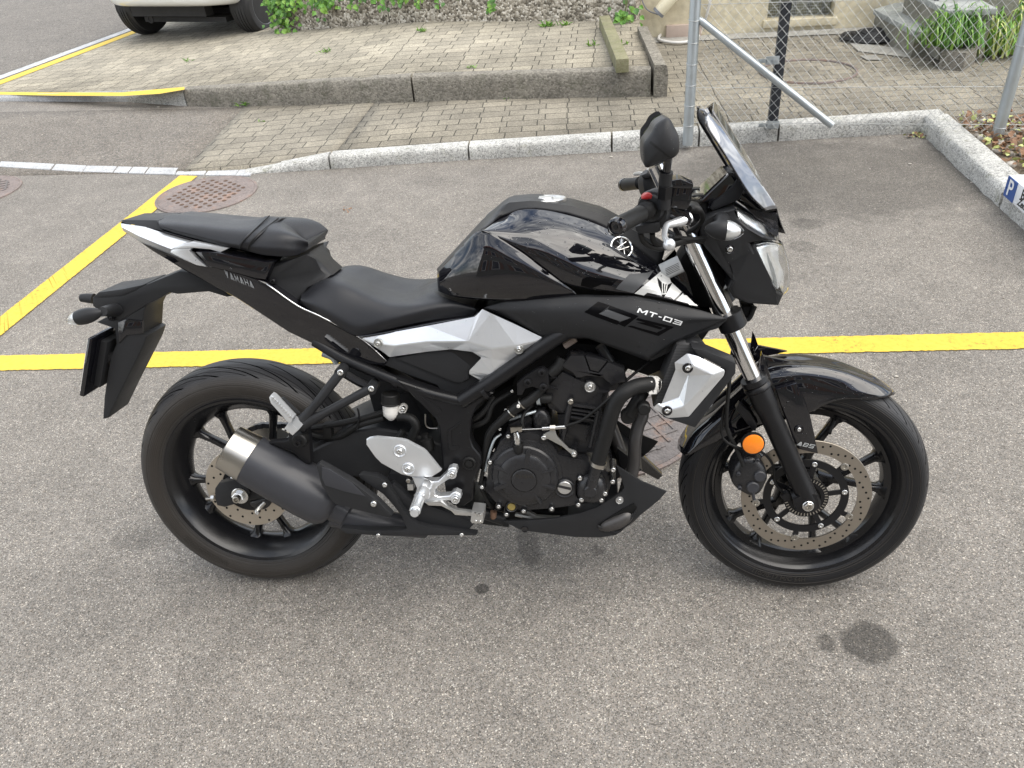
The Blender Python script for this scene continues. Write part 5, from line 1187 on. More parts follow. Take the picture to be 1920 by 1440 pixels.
# ---------- frame ----------
tube('frame_tube','0','866,752,.15 905,727,.152 975,680,.152 1042,633,.148 1100,600,.12',.0178,'matte_black',24,18,two=True)
tube('frame_tube','0','590,640,.10 640,670,.115 679,688,.125 745,715,.14 800,736,.148 866,752,.15',.0125,'matte_black',24,16,two=True)
prism('pivot_plate','0','742,712 790,728 840,745 862,750 906,726 926,738 895,762 884,785 881,820 887,838 901,855 903,873 893,893 888,905 887,938 871,949 851,949 837,939 833,905 830,870 823,803 815,785 783,753',.158,.035,'matte_black',.007,two=True,key='pivot',seg=3)
for s_ in('905,630 1060,830 1130,790 1110,760','1195,1010 1335,915 1345,930 1235,1010 1245,1180 1325,1180 1330,1200 1225,1245 1205,1200'): prism('frame_ridge','A',s_,.1605,.006,'matte_black',.0025)
clampring('A',625,455,.137,700,480,.14,.0138,'matte_black',.012,'frame_joint'); clampring('A',1620,560,.152,1740,490,.152,.019,'matte_black',.010,'frame_joint')
o=disc('pivot_cap','A',1440,1372,.160,[(-.01,.0165),(.003,.0165),(.005,.015),(.005,.012),(.002,.0118),(.002,.0085),(.004,.008),(.004,0)],'rubber',32)
# ---------- swingarm & rear ----------
full('swingarm','0','403,915 420,903 446,898 520,868 580,846 660,808 707,803 768,812 840,838 850,880 835,895 760,905 700,898 640,895 560,922 490,938 420,947 404,937',.112,'satin_black',.012,seg=3,key='swing')
for nm in('swing',): pass
prism('axle_block','6','487,830 508,800 600,778 655,805 690,850 640,905 545,935 500,925 487,885',.122,.02,'satin_black',.005)
tube('chain_adjuster','6','490,880,.10 440,885,.10',.004,'brushed',6,8,lin=True); disc('adjuster_nut','6',478,880,.10,[(-.004,.0075),(.004,.0075)],'steel_bolt',6,d=(1,0,0))
o=disc('axle_nut','6',630,868,.123,[(0,.0215),(.002,.0215),(.003,.019),(.003,.016)],'steel_bolt',32); disc('nut','6',625,872,.126,[(0,.0155),(.010,.0155),(.012,.013),(.012,.009)],'steel_bolt',6,o); disc('axle_end','6',618,880,.138,[(-.01,.009),(.012,.009),(.013,.0075),(.013,.005),(.006,.004),(.006,0)],'brushed',24,o)
tube('caliper_pin','6','770,905,.10 735,940,.11 728,960,.115',[.006,.007,.009],'brushed',10,12); bolt('6',728,962,.118,.006)
pillow('rear_caliper','6','690,900 760,880 800,880 800,920 760,945 700,930',.10,.03,.005,'engine_black')
# hugger/inner dark
full('inner_fender','0','640,660 720,690 800,760 825,830 760,812 705,790 690,740 640,700',.045,'satin_black',.01)
full('shock_absorber','0','770,745 815,785 826,880 790,870 775,810 765,770',.03,'deep_black',.01)
tube('shock_damper','0','830,870,.02 800,800,.02 760,730,.02',.03,'satin_black',16,14)
prism('linkage_cover','C','720,520 760,440 850,440 960,480 1000,640 960,700 900,690',.14,.10,'satin_black',.006)
# ---------- muffler ----------
def muffler():
    a=P('6',575,600,.165); b=P('6',1130,905,.160); d=(b-a); Lm=d.length; d.normalize()
    c0=P('6',642,655,.165); s0=(c0-a).dot(d)+.018
    bm=bmesh.new(); add_lathe(bm,a,d,[(.0,.050),(-.006,.052),(-.004,.056),(s0,.0595),(s0+.001,.058)],64,False); add_lathe(bm,a,d,[(-.004,.051),(.03,.045),(.032,0)],64,False); o=fin('muffler_tip',bm,'brushed',None)
    for v in o.data.vertices: pass
    bm=bmesh.new(); add_lathe(bm,a,d,[(s0,.0575),(s0+.001,.0605),(s0+.004,.0612),(Lm-.06,.0655),(Lm-.02,.064),(Lm,.060),(Lm+.012,.05),(Lm+.018,.038),(Lm+.05,.034)],64); fin('muffler',bm,'exhaust_grey',None)
    for t in(.9,2.6,-1): 
        bm=bmesh.new(); u=Vector((0,-1,0)); v=d.cross(u).normalized(); u=v.cross(d); n=(u*math.cos(t)+v*math.sin(t)); add_lathe(bm,a+d*(s0-.012)+n*.0585,n,[(0,.004),(.002,.0035),(.0025,0)],12); fin('rivet',bm,'steel_bolt',o)
muffler()
tube('exhaust_joint','C','230,820,.15 420,850,.15 640,900,.14 880,930,.12 1100,960,.09',[.034,.034,.032,.028,.026],'exhaust_grey',20,24)
prism('heat_shield','C','60,372 92,350 172,390 400,520 640,700 782,842 765,872 640,842 250,742 205,702 112,562',.232,.02,'satin_black',.006,key='shield')
prism('shield_insert','C','118,385 185,405 400,535 528,660 330,615 150,558 118,480',.2335,.004,'exhaust_grey',.001)
bolt('C',612,727,.2335,.0075); bolt('C',716,548,.205,.0065); 
prism('heel_cover','C','468,462 500,455 640,475 722,520 745,560 800,640 880,770 960,878 1020,925 1150,958 1400,990 1590,1020 1575,1030 930,1034 650,1032 350,1014 290,975 300,958 560,985 880,985 925,970 880,860 800,750 700,640 560,545 480,490',.20,.02,'satin_black',.006)
prism('exhaust_cover','C','745,560 790,540 960,690 1110,740 1250,790 1400,850 1560,930 1510,985 1400,988 1150,955 1020,922 960,875 880,768',.185,.02,'satin_black',.006)
for x,y in((1445,1022),(655,1025)): bolt('C',x,y,.205,.0052)
bolt('C',292,930,.17,.004)
tube('stand_bracket','C','1560,790,.10 1700,830,.10 1850,880,.10',.016,'satin_black',8,12)
disc('banjo_bolt','C',1745,830,.13,[(-.008,.008),(.008,.008)],'rust_bolt',12,d=(.1,0,1)); tube('drain_bolt','C','1735,800,.13 1740,870,.13',.0055,'rust_bolt',6,10)
full('stand_block','C','1380,750 1560,770 1830,860 1890,900 1890,960 1640,930 1500,860',.07,'satin_black',.006)
# ---------- belly pan ----------
prism('belly_pan','D','312,995 560,990 820,970 1040,925 1210,865 1330,790 1440,720 1465,680 1440,600 1390,470 1640,625 1870,720 1800,800 1600,960 1430,1105 1390,1130 1240,1155 1000,1150 800,1125 560,1095 470,1075',.14,.006,'satin_black',.003,two=True,key='belly')
full('belly_floor','D','480,1078 800,1120 1000,1148 1240,1153 1390,1128 1430,1100 1420,1090 1240,1135 1000,1130 800,1105 480,1060',.135,'satin_black',.002)
prism('belly_vent','D','1215,1040 1330,960 1460,880 1560,830 1570,850 1590,870 1500,990 1420,1080 1340,1085',.1435,.004,'deep_black',.001)
tube('exhaust_bend','D','1540,850,.118 1500,930,.132 1420,990,.138 1310,1030,.136 1215,1045,.125',[.010,.017,.019,.017,.010],'header',24,16)
tube('vent_rim','D','1215,1040,.146 1330,1085,.146 1415,1098,.146 1480,1040,.146 1580,900,.146',.0022,'satin_black',24,8)
washer_bolt('D',1423,795,.1405,.0095); disc('bolt','D',525,1072,.141,[(0,.0085),(.002,.008),(0.001,.005),(.001,0)],'gloss_black',20)
# ---------- side covers and silver panel ----------
prism('side_cover','4','580,1135 625,1082 850,1040 1000,1030 1130,1045 1190,1080 1112,1165 1185,1222 1238,1228 1150,1300 1060,1324 985,1320 940,1290 915,1250 760,1195 600,1130',.128,.03,'satin_black',.006)
prism('side_cover','4','650,1085 850,1045 1000,1033 1120,1050 1180,1082 1112,1165 1112,1215 1060,1242 1020,1238 900,1190',.137,.012,'satin_black',.008)
prism('side_cover','4','1000,1030 1130,1045 1188,1080 1128,1140 1010,1050 930,1038',.1385,.01,'matte_black',.003)
facet('side_panel','4','A:448,962,.141 B:560,948,.144 C:850,888,.147 D:1150,830,.149 E:1192,784,.146 F:1250,812,.149 G:1400,880,.150 H:1585,970,.149 a:520,992,.147 b:660,1010,.159 c:850,986,.163 d:1100,985,.165 e:1250,1026,.166 f:1400,1010,.163 m:590,1052,.141 n:622,1078,.141 o:850,1045,.145 p:1000,1030,.147 q:1130,1046,.148 r:1188,1082,.148 s:1112,1162,.144 t:1112,1182,.141 v:1182,1221,.141 w:1240,1221,.143 x:1250,1092,.157 y:1400,1092,.148 z:1255,1190,.152',
 'A-B-a B-C-c-b B-b-a C-D-d-c D-E-F-e-d F-G-f-e G-H-f A-a-m a-b-n-m b-c-o-n c-d-p-o d-q-p d-e-x-r-q e-f-y-x f-H-y r-x-z-s x-y-w-z s-z-w-v-t','silver_paint',key='sp1')
for x,y in((553,993),(1418,1030)): washer_bolt('4',x,y,.152 if x<900 else .1585,.0105,'cast_alu')
# ---------- seats ----------
patch('rider_seat','4',['88,672,0 200,580,0 330,564,0 450,598,0 560,640,0 700,678,0 790,670,0 850,642,0 905,620,0',
 '82,695,.085 180,640,.09 310,640,.10 450,690,.105 600,735,.105 740,740,.10 830,715,.09 900,690,.085 960,700,.08',
 '78,722,.115 180,755,.13 300,815,.14 430,870,.146 600,838,.146 760,800,.14 900,765,.13 1020,750,.12 1138,772,.115',
 '75,748,.110 200,838,.125 330,908,.135 430,950,.14 600,915,.14 800,872,.134 950,850,.126 1060,834,.12 1142,812,.115'],'seat_vinyl',44,8,key='seat',ang=60,thick=.006,cap=True)
full('seat_base','4','75,745 430,950 620,925 850,884 1150,838 1170,800 1100,770 700,770 300,700',.11,'deep_black',.004)
patch('seat_lip','4',['430,948,.142 600,920,.142 850,868,.136 1000,842,.13 1142,815,.124 1160,785,.12','445,962,.144 600,936,.145 850,884,.141 1000,858,.136 1155,830,.13 1165,790,.122'],'gloss_black',30,2,thick=.003)
patch('pillion_seat','3',['652,160,0 720,140,0 900,150,0 1100,172,0 1240,168,0 1310,150,0 1400,178,0 1480,235,0 1540,300,0',
 '646,182,.07 740,190,.075 900,210,.08 1080,232,.085 1200,240,.088 1300,240,.088 1400,245,.088 1480,265,.082 1560,300,.07',
 '650,205,.09 750,232,.095 900,268,.10 1050,302,.108 1150,318,.112 1280,330,.112 1400,338,.108 1490,340,.092 1564,338,.062',
 '660,224,.085 760,256,.09 900,294,.095 1050,332,.103 1150,352,.107 1280,386,.107 1400,396,.104 1490,390,.090 1560,354,.065'],'seat_vinyl',44,8,ang=60,thick=.006,key='pill',cap=True)
patch('seat_strap','3',['1126,345,.109 1150,300,.1145 1210,240,.092 1300,147,.0','1200,360,.109 1222,312,.1145 1290,240,.092 1400,163,0'],'seat_vinyl',20,6,thick=.004)
tube('strap_seam','3','1140,350,.112 1165,300,.1165 1225,240,.094 1325,146,.004',.0015,'rubber',20,6); tube('strap_seam','3','1190,360,.112 1212,306,.1165 1275,242,.094 1380,160,.004',.0015,'rubber',20,6)
full('seat_cowl','3','1335,440,.088 1470,410,.086 1540,388,.075 1575,372,.05 1612,405,.042 1655,455,.042 1710,512,.045 1660,545,.06 1560,592,.08 1500,692,.09 1400,645,.09 1330,600,.088 1300,540,.088',.085,'satin_black',.010,seg=4,key='cowl')

bolt('3',1348,547,.097,.0065,'matte_black')
# ---------- tail ----------
full('tail_panel','0','258,452,.075 311,473,.085 369,493,.095 406,501,.10 440,510,.105 479,521,.11 500,531,.112 558,574,.12 601,594,.128 674,633,.135 727,678,.135 720,687,.13 690,684,.12 641,673,.115 601,652,.11 540,623,.105 490,590,.10 442,559,.09 406,540,.085 344,507,.078 285,470,.07',.1,'gloss_black',.006,key='tail',seg=3)
prism('tail_panel','3','868,366 1010,372 1292,428 1352,424 1302,540 1240,531 1100,494 945,456',.113,.05,'gloss_black',.005,two=True,key='tail2')
glyphs('YAMAHA','3',1062,521,1236,590,(-14,-42),'decal_dim',('tail2','tail'),[1]*6,.3,.0014)
patch('tail_edge_highlight','0',['500,531,.114 558,572,.122 601,592,.130 674,631,.137 727,677,.137','500,534,.115 558,575,.123 601,595,.131 674,634,.138 727,679,.138'],'chrome',20,1,thick=.001)  # chrome strip drawn in for the bright highlight along this edge
full('tail_top','3','408,181,.05 425,172,.05 640,172,.055 655,205,.07 690,245,.075 560,218,.07 440,190,.06',.07,'satin_black',.003)
full('tail_core','3','480,210 690,240 900,300 1130,350 1300,400 1300,470 900,430 640,330',.07,'gloss_black',.01)
patch('tail_cover','3',['414,192,.068 560,213,.078 700,258,.085 860,304,.092','419,215,.085 520,268,.095 640,318,.102 728,352,.106','428,238,.078 540,312,.084 690,372,.090 880,450,.098'],'silver_paint',30,4,lin=True,linv=True,ang=12,key='tc')
prism('tail_cover','3','855,303 965,324 1080,345 1022,373 962,354 850,344 728,354 780,320',.106,.012,'silver_paint',.004,two=True); prism('tail_cover','3','728,352 850,345 832,362 872,402 946,461 880,450 800,415 715,370',.106,.012,'silver_paint',.004,two=True)
full('tail_lamp','3','412,186 440,190 430,215 415,205',.05,'smoke',.002)
# rear fender / plate holder
full('fender_arm','3','238,650 275,618 420,598 560,570 770,486 900,505 970,560 1092,640 1062,646 950,612 760,628 712,618 640,662 575,692 412,792 330,770 240,700',.052,'satin_black',.008,key='arm')
full('fender_arm_top','3','275,615 420,596 560,566 500,608 420,640 300,650 240,648',.054,'satin_black',.004)
full('mud_flap','3','262,800 330,765 412,785 575,690 552,740 545,872 570,885 552,945 480,1090 400,1250 335,1388 302,1396 312,1250 335,1100 350,1010 385,930 375,840',.05,'satin_black',.005)
prism('flap_ridge','3','395,800 440,780 545,790 545,870 450,880 400,930',.0545,.006,'gloss_black',.003)
# number plate (seen from the front side: its dark holder)
a=P('3',245,888,.09); b=P('3',175,1262,.09); c=P('3',215,895,.09); 
def plate():
    top=P('3',225,900,.095); bot=P('3',172,1255,.095); d=(bot-top); n=Vector((d.z,0,-d.x)).normalized()
    if n.x<0: n=-n
    bm=bmesh.new(); y0,y1=top.y,-top.y; R=Matrix((Vector((0,1,0)),d.normalized(),n)).transposed(); add_box(bm,(top+bot)/2+Vector((0,-top.y,0)),(abs(y1-y0),d.length,.012),R)
    bev(bm,.004,2); o=fin('plate_holder',bm,'gloss_black',None)
    bm=bmesh.new(); add_box(bm,(top+bot)/2+Vector((0,-top.y,0))-n*.0075,(.18,.14,.002),R); fin('number_plate',bm,'white_plastic',None)
    bm=bmesh.new(); add_box(bm,(top+bot)/2+Vector((0,-top.y-0.0,0))+n*.012,(.11,d.length*.8,.02),R); bev(bm,.004); fin('plate_rib',bm,'satin_black',o)
plate()
prism('plate_bracket','3','260,960 330,990 370,1000 330,1060 240,990',.04,.08,'satin_black',.004)
tube('plate_lamp','3','172,650,0 200,650,0 250,655,0',[.010,.012,.013],'satin_black',8,16)
def signal(fr,x0,y0,x1,y1,u,r,frac,stalk,lensm):
    a=P(fr,x0,y0,u); b=P(fr,x1,y1,u); d=(b-a); L0=d.length; K=14
    pr=[(L0*t,max(.001,r*math.sin(math.pi*min(1,t*.94+.03))**.62)) for t in np.linspace(0,1,K)]; k=max(2,int(frac*K))
    bm=bmesh.new(); add_lathe(bm,a,d,pr[:k],28); o=fin('turn_signal',bm,'satin_black',None)
    bm=bmesh.new(); add_lathe(bm,a,d,pr[k-1:],28); l=fin('signal_lens',bm,lensm,o)
    bm=bmesh.new(); add_lathe(bm,a,d,[(h*.0+L0*(k-.6)/K+ (h-pr[k-1][0])*.8,rr*.86) for h,rr in pr[k-1:]],20); fin('signal_bulb',bm,'reflector_chrome',o)
    bm=bmesh.new(); add_tube(bm,[Vector(q) for q in catmull([tuple(v) for v in PS(fr,stalk)],12)],list(np.linspace(r*.85,r*.6,12)),14); s=fin('signal_stalk',bm,'satin_black',o)
    c=mirobj(o)
    for e in(l,s): f=mirobj(e); f.parent=c
signal('3',300,735,84,790,.15,.0185,.72,'385,725,.06 340,728,.10 300,735,.15','clear_plastic')
washer_bolt('3',357,772,.055,.008,'matte_black','matte_black')
# passenger footrest
tube('footrest_arm','6','1197,175,.155 1150,235,.165 1060,350,.175 960,470,.18',[.011,.011,.010,.015],'satin_black',20,12,two=True)
tube('footrest_arm','6','1370,262,.155 1280,310,.165 1130,390,.175 980,470,.18',[.011,.010,.010,.015],'satin_black',20,12,two=True)
tube('footrest_arm','6','1215,180,.145 1290,225,.145 1370,262,.145',.010,'matte_black',8,8)
for x,y in((1197,173),(1370,264)): disc('bolt_boss','6',x,y,.155,[(-.03,.013),(.008,.013)],'satin_black',20); bolt('6',x,y,.164,.0078)
prism('passenger_footrest','6','790,318 800,305 815,312 928,432 922,455 905,466 800,350',.24,.022,'silver_paint',.005)
for k in range(9): prism('footrest_rib','6','%d,%d %d,%d %d,%d %d,%d'%(808+k*12,322+k*13,818+k*12,316+k*13,822+k*12,320+k*13,812+k*12,328+k*13),.2425,.004,'alu',.0006)
prism('footrest_block','6','878,492 905,452 958,500 925,532',.225,.04,'silver_paint',.003); prism('footrest_spring','6','862,318 875,314 968,405 955,410',.22,.004,'satin_black',.001)
prism('footrest_lug','6','925,450 985,430 1010,470 990,510 950,500',.19,.03,'satin_black',.004)
prism('muffler_hanger','6','905,500 1000,480 1015,500 1030,690 1000,690 920,620 830,590 790,570 900,560',.165,.02,'matte_black',.004)
o=disc('rubber_bush','6',963,560,.185,[(-.02,.018),(.0,.018),(.003,.015),(.003,.012)],'rubber',28); disc('bolt','6',958,570,.189,[(0,.0085),(.008,.0085),(.008,.005),(.004,.004),(.004,0)],'matte_black',6,o)
tube('brake_line','6','1015,488,.10 1140,472,.11 1290,440,.12 1440,398,.12',.0075,'rubber',24,10); tube('brake_line','6','1010,520,.10 1110,540,.10 1200,530,.11 1300,470,.12 1440,430,.12',.0085,'rubber',24,10)
prism('line_clip','6','1095,470 1140,465 1145,550 1095,550',.115,.02,'rubber',.003); tube('wire_clip','6','1290,375,.13 1300,420,.13 1285,505,.13',.002,'matte_black',8,6)
tube('mesh_cable','6','1095,68,.06 1150,90,.06 1175,125,.06',.008,'galv',8,10)
# rear brake reservoir
def zc(fr,x0,y0,x1,y1,u,prof,m,name,parent=None,n=28,**k):
    a=P(fr,x0,y0,u); b=P(fr,x1,y1,u); d=b-a; L0=d.length; bm=bmesh.new(); add_lathe(bm,a,d,[(h*L0,r) for h,r in prof],n); return fin(name,bm,m,parent,**k)
o=zc('A',555,690,560,880,.13,[(0,.0195),(.5,.0185),(.72,.0175),(.88,.012),(1,.007)],'white_plastic','brake_reservoir')
zc('A',552,585,555,700,.13,[(0,.0195),(.08,.021),(.85,.021),(.9,.0225),(1,.0225)],'rubber','reservoir_cap',o,20)
disc('reservoir_lug','A',690,760,.13,[(-.012,.010),(.006,.010)],'white_plastic',24,o); bolt('A',692,762,.137,.007,'steel_bolt',parent=o)
tube('reservoir_hose','A','640,850,.13 720,850,.135 800,880,.14 840,960,.14 800,1060,.135 770,1140,.13',.0105,'rubber',24,14)
tube('reservoir_hose','A','700,1000,.13 640,1090,.13',.008,'rubber',8,12); disc('switch_body','A',960,1130,.13,[(-.022,.013),(-.01,.017),(.008,.016),(.01,.009),(.02,.009)],'rubber',20,d=(-.15,0,1))
tube('steel_pipe','A','945,820,.10 948,930,.10 990,975,.10 1080,978,.10',.0022,'brushed',14,8)
# rider footrest, heel guard, brake pedal
prism('heel_guard','C','537,125 570,108 640,97 870,120 920,130 1080,215 1110,240 1252,415 1240,430 1160,480 970,478 870,455 680,350 620,290 537,172',.205,.008,'silver_paint',.0045,two=True)
for x,y in((858,228),(937,397)): washer_bolt('C',x,y,.206,.0145,'silver_paint')
prism('footrest_hanger','C','965,478 1080,478 1120,505 1160,522 1220,517 1300,440 1315,405 1350,388 1390,395 1402,430 1390,465 1360,488 1310,508 1215,570 1190,610 1195,650 1225,665 1330,655 1350,630 1385,618 1430,640 1437,680 1415,708 1380,720 1330,705 1180,700 1100,722 1040,740 985,700 1000,640 1015,590 985,520',.195,.022,'silver_paint',.005,two=True,seg=3)
for x,y in((1353,450),(1385,685)): disc('bolt','C',x,y,.196,[(0,.0105),(.004,.0105),(.005,.0085)],'silver_paint',24); bolt('C',x,y,.20,.0075)
prism('footrest_block','C','1035,610 1070,555 1110,565 1145,600 1130,690 1080,700 1040,660',.225,.03,'silver_paint',.005)
def peg():
    a=P('C',1050,665,.215); b=P('C',1003,800,.285); d=b-a; L0=d.length; d.normalize(); bm=bmesh.new(); add_lathe(bm,a,d,[(0,.012),(L0,.012),(L0+.002,.010),(L0+.012,.009),(L0+.013,0)],20); o=fin('rider_footrest',bm,'silver_paint',None)
    for k in range(7):
        t=math.radians(-20+k*30); u_=d.orthogonal().normalized(); v_=d.cross(u_); u_=Vector((0,-1,0)).cross(d).normalized(); v_=d.cross(u_)
        q=a+(u_*math.cos(t)+v_*math.sin(t))*.0125; bm=bmesh.new(); add_tube(bm,[q,q+d*L0],.0016,6); fin('rib',bm,'alu',o)
peg()
bolt('C',1078,655,.227,.004,'alu'); bolt('C',940,510,.18,.006,'brushed'); prism('pedal_stop','C','925,545 985,545 985,605 930,605',.18,.02,'alu',.002)
prism('brake_pedal','C','1090,720 1240,705 1330,770 1400,795 1540,812 1545,850 1380,840 1340,800 1250,755 1130,750',.205,.012,'alu',.003)
prism('pedal_pad','C','1535,808 1650,820 1645,920 1540,920 1525,900',.235,.045,'alu',.004)
for x,y in((1575,832),(1612,840),(1580,905),(1620,908)): disc('pad_stud','C',x,y-8,.236,[(0,.0035),(.003,.003),(.003,0)],'steel_bolt',8)
# ---------- tank ----------
patch('tank_top','0',['819,504,0 905,411,0 950,371,0 1000,368,0 1070,377,0 1130,392,0 1190,420,0 1250,458,0','820,509,.055 904,419,.058 951,380,.055 1000,376,.055 1070,386,.055 1130,402,.055 1185,430,.05 1248,465,.04','820,513,.10 862,470,.125 904,430,.15 935,408,.078 972,392,.07 1010,390,.07 1062,399,.07 1110,414,.07 1150,434,.068 1238,500,.06'],'satin_black',40,4,lin=True,linv=True,ang=25)
patch('fuel_tank','0',['903,430,.140 935,407,.070 970,391,.066 1010,389,.066 1060,398,.066 1110,413,.066 1150,432,.066 1178,450,.062 1236,498,.055',
 '903,431,.150 945,419,.118 985,415,.122 1025,419,.125 1070,430,.125 1110,443,.120 1150,455,.110 1190,475,.100 1240,503,.08',
 '903,431,.155 955,433,.150 1010,443,.156 1055,460,.158 1095,474,.154 1140,484,.144 1185,492,.130 1220,503,.116 1262,530,.104',
 '903,432,.158 960,449,.162 1015,475,.170 1060,500,.173 1100,518,.170 1145,524,.160 1195,527,.146 1240,536,.131 1288,555,.117',
 '904,433,.158 968,463,.166 1029,509,.170 1062,532,.168 1100,541,.165 1150,547,.160 1200,553,.150 1255,563,.14 1312,577,.125'],'gloss_black',60,6,lin=False,ang=50,key='tank')
patch('tank_side','0',['820,510,.10 860,468,.128 904,432,.155 968,464,.164 1029,510,.167 1080,549,.160','820,526,.112 855,505,.145 905,480,.168 965,497,.176 1025,525,.173 1080,551,.160','821,538,.115 850,538,.142 900,535,.166 960,540,.172 1020,548,.168 1080,552,.158','822,546,.110 850,556,.132 900,562,.150 960,564,.156 1020,561,.156 1080,554,.155'],'gloss_black',44,6,ang=60,key='tside')
disc('tank_cap','0',1020,376,0,[(-.02,.05),(.004,.05),(.006,.048),(.006,.042),(.004,.04),(.004,.022),(.008,.02),(.008,0)],'alu',40,d=(.0,0,1))
disc('knob','5',250,700,.0,[(0,.001),(.001,.001)],'deep_black',6)
SURF['tank'].name='fuel_tank'
o=None
def emblem():
    global o
    h=hit('tank',*px('5',538,408),.0); c,n=h; n=(n+Vector((0,-1,.15))).normalized()
    E_=1.27; bm=bmesh.new(); add_lathe(bm,c,n,[(-.012,.0248),(.003,.0248),(.005,.0241),(.0055,.0222),(.004,.021)],48,False); o=fin('emblem',bm,'chrome',None)
    bm=bmesh.new(); add_lathe(bm,c,n,[(.003,.0213),(.004,.021),(.004,0)],40); f=fin('emblem_disc',bm,'decal_gloss',o)
    u_=Vector((1,0,0)); u_=(u_-n*u_.dot(n)).normalized(); v_=n.cross(u_); v_=-v_ if v_.z<0 else v_
    bm=bmesh.new()
    for k in range(3):
        a=math.pi/2+k*2*math.pi/3; e=u_*math.cos(a)+v_*math.sin(a); s=n.cross(e)
        for w in(-1,1):
            add_tube(bm,[c+n*.0045+s*w*0.00152+e*0.00254,c+n*.0045+s*w*0.00330+e*0.01778],.00065,5)
            add_tube(bm,[c+n*.0045+e*0.00889+s*w*0.00330,c+n*.0045-e*0.01524+s*w*0.00610],.0006,5)
        add_tube(bm,[c+n*.0045-e*0.00127,c+n*.0045+e*0.01969],.00065,5)
    fin('tuning_forks',bm,'chrome',o)
emblem()
# tank decals
decal('decal','5','300,600 330,585 430,592 520,600 480,640 420,632 360,655 290,640','decal_gloss','tank')
decal('decal','5','520,640 590,570 700,560 740,545 700,600 615,685 505,660','decal_grey','tank')
decal('decal','5','620,688 785,550 918,672 852,735','decal_silver','tank',.0009)
for q in('758,590 786,622 789,692 768,640','852,622 822,636 812,692 834,655','787,694 813,694 796,716','793,627 801,630 800,688 794,688','808,634 816,630 807,688 803,688'): decal('decal','5',q,'decal_gloss','tank',.0014,sub=1)
decal('decal','5','868,738 925,680 1008,765 950,758','decal_silver','tank',.0009)
# side fairing
patch('side_fairing','0',['907,577,.130 950,562,.148 1000,559,.155 1092,552,.158 1189,555,.155 1260,569,.148 1315,582,.142 1362,596,.135',
 '912,579,.134 965,582,.160 1030,580,.172 1110,580,.176 1190,590,.174 1250,594,.166 1305,597,.154 1362,598,.137',
 '916,580,.134 975,596,.158 1035,606,.170 1110,612,.176 1180,624,.174 1235,625,.165 1290,608,.152 1360,600,.137',
 '920,581,.130 968,604,.145 1026,637,.150 1101,634,.158 1160,656,.160 1214,677,.156 1262,643,.150 1350,604,.136'],'satin_black',48,5,lin=True,ang=40,key='fair')
full('fairing_core','0','960,575 1100,565 1280,585 1340,598 1262,635 1214,670 1100,630 1030,630',.10,'deep_black',.004)
prism('fairing_lip','5','700,1085 850,990 1000,903 1140,870 1180,838 1190,850 1130,905 1010,940 880,1030 720,1105',.13,.04,'satin_black',.004,two=True)
for q in('318,805 398,740 640,828 562,890','412,766 620,838 550,862 330,800'): pass
for q in('312,802 398,738 470,762 380,830','470,762 645,826 622,845 455,785','600,834 645,826 560,892 515,872','380,830 402,812 530,858 515,880'): decal('decal','5',q,'decal_gloss','fair',.0008)
decal('decal','5','455,787 598,838 530,860 402,812','decal_grey','fair',.0008)
for q in('640,838 862,892 845,905 628,850','820,896 862,892 768,948 735,938','575,888 600,884 768,930 760,946','628,864 700,866 795,898 778,908 690,882'): decal('decal','5',q,'decal_gloss','fair',.0008)
glyphs('MT-03','5',634,804,902,884,(14,-26),'decal_white','fair',[1.5,1.2,.6,1.3,1.3],.28,.0012)
# frame guard under the fairing
tube('brace_pipe','5','190,1010,.10 260,965,.10',.008,'brick_pink',6,8)
steered(True)
# ---------- cockpit ----------
full('headlight_cowl','9','556,820,.10 590,758,.105 660,722,.11 785,690,.11 800,740,.112 860,800,.115 950,858,.11 1035,886,.09 930,892,.105 872,905,.11 905,965,.108 985,1100,.095 1035,1190,.075 1080,1218,.05 1048,1288,.055 860,1276,.09 770,1240,.10 732,1182,.105 760,1130,.11 720,1080,.112 640,985,.112 578,905,.108',.1,'satin_black',.007,key='cowlf',seg=3)
full('cowl_panel','9','700,930,.06 900,905,.11 985,1090,.10 1030,1190,.08 1045,1280,.06 860,1272,.092 775,1235,.10 745,1180,.11 770,1130,.118',.1,'satin_black',.006)
patch('headlight_lens','9',['900,912,.100 985,895,.085 1060,903,.045 1075,905,0','925,985,.100 1010,960,.085 1095,1000,.045 1108,1005,0','975,1080,.092 1050,1070,.07 1112,1090,.040 1122,1095,0','1030,1180,.078 1075,1190,.06 1108,1180,.035 1115,1180,0','1040,1200,.07 1065,1215,.05 1080,1218,.03 1085,1218,0'],'clear_plastic',24,6,thick=.002,ang=60)
patch('headlight_reflector','9',['905,925,.092 985,910,.07 1050,918,.0','935,990,.092 1000,985,.06 1050,1010,0','975,1070,.085 1040,1070,.05 1080,1090,0','1030,1165,.07 1060,1175,.05 1075,1180,0'],'reflector_chrome',16,4,thick=.001,ang=60)
full('headlight_housing','9','905,925 960,915 1020,1060 1050,1180 1035,1188 985,1095',.075,'label_grey',.003)
patch('position_lamp','9',['778,697,.112 800,690,.105 900,745,.08 1000,800,.05 1045,830,0','790,735,.114 860,780,.11 950,828,.09 1010,850,.06 1050,860,0','800,750,.113 865,805,.112 950,855,.10 1025,883,.07 1055,885,0'],'clear_plastic',20,5,thick=.002,ang=60)
patch('position_reflector','9',['786,702,.104 860,742,.09 950,795,.06 1000,830,0','800,745,.106 870,795,.10 950,845,.085 1010,870,0'],'reflector_chrome',14,3,thick=.001)
full('lamp_cover','9','850,690 960,712 1042,722 1050,850 1035,870 960,810',.06,'smoke',.004)
full('screen_mount','9','800,600 850,600 960,710 1040,700 1060,760 1092,850 1050,840 1030,770 930,740 860,680 800,650',.045,'gloss_black',.004)
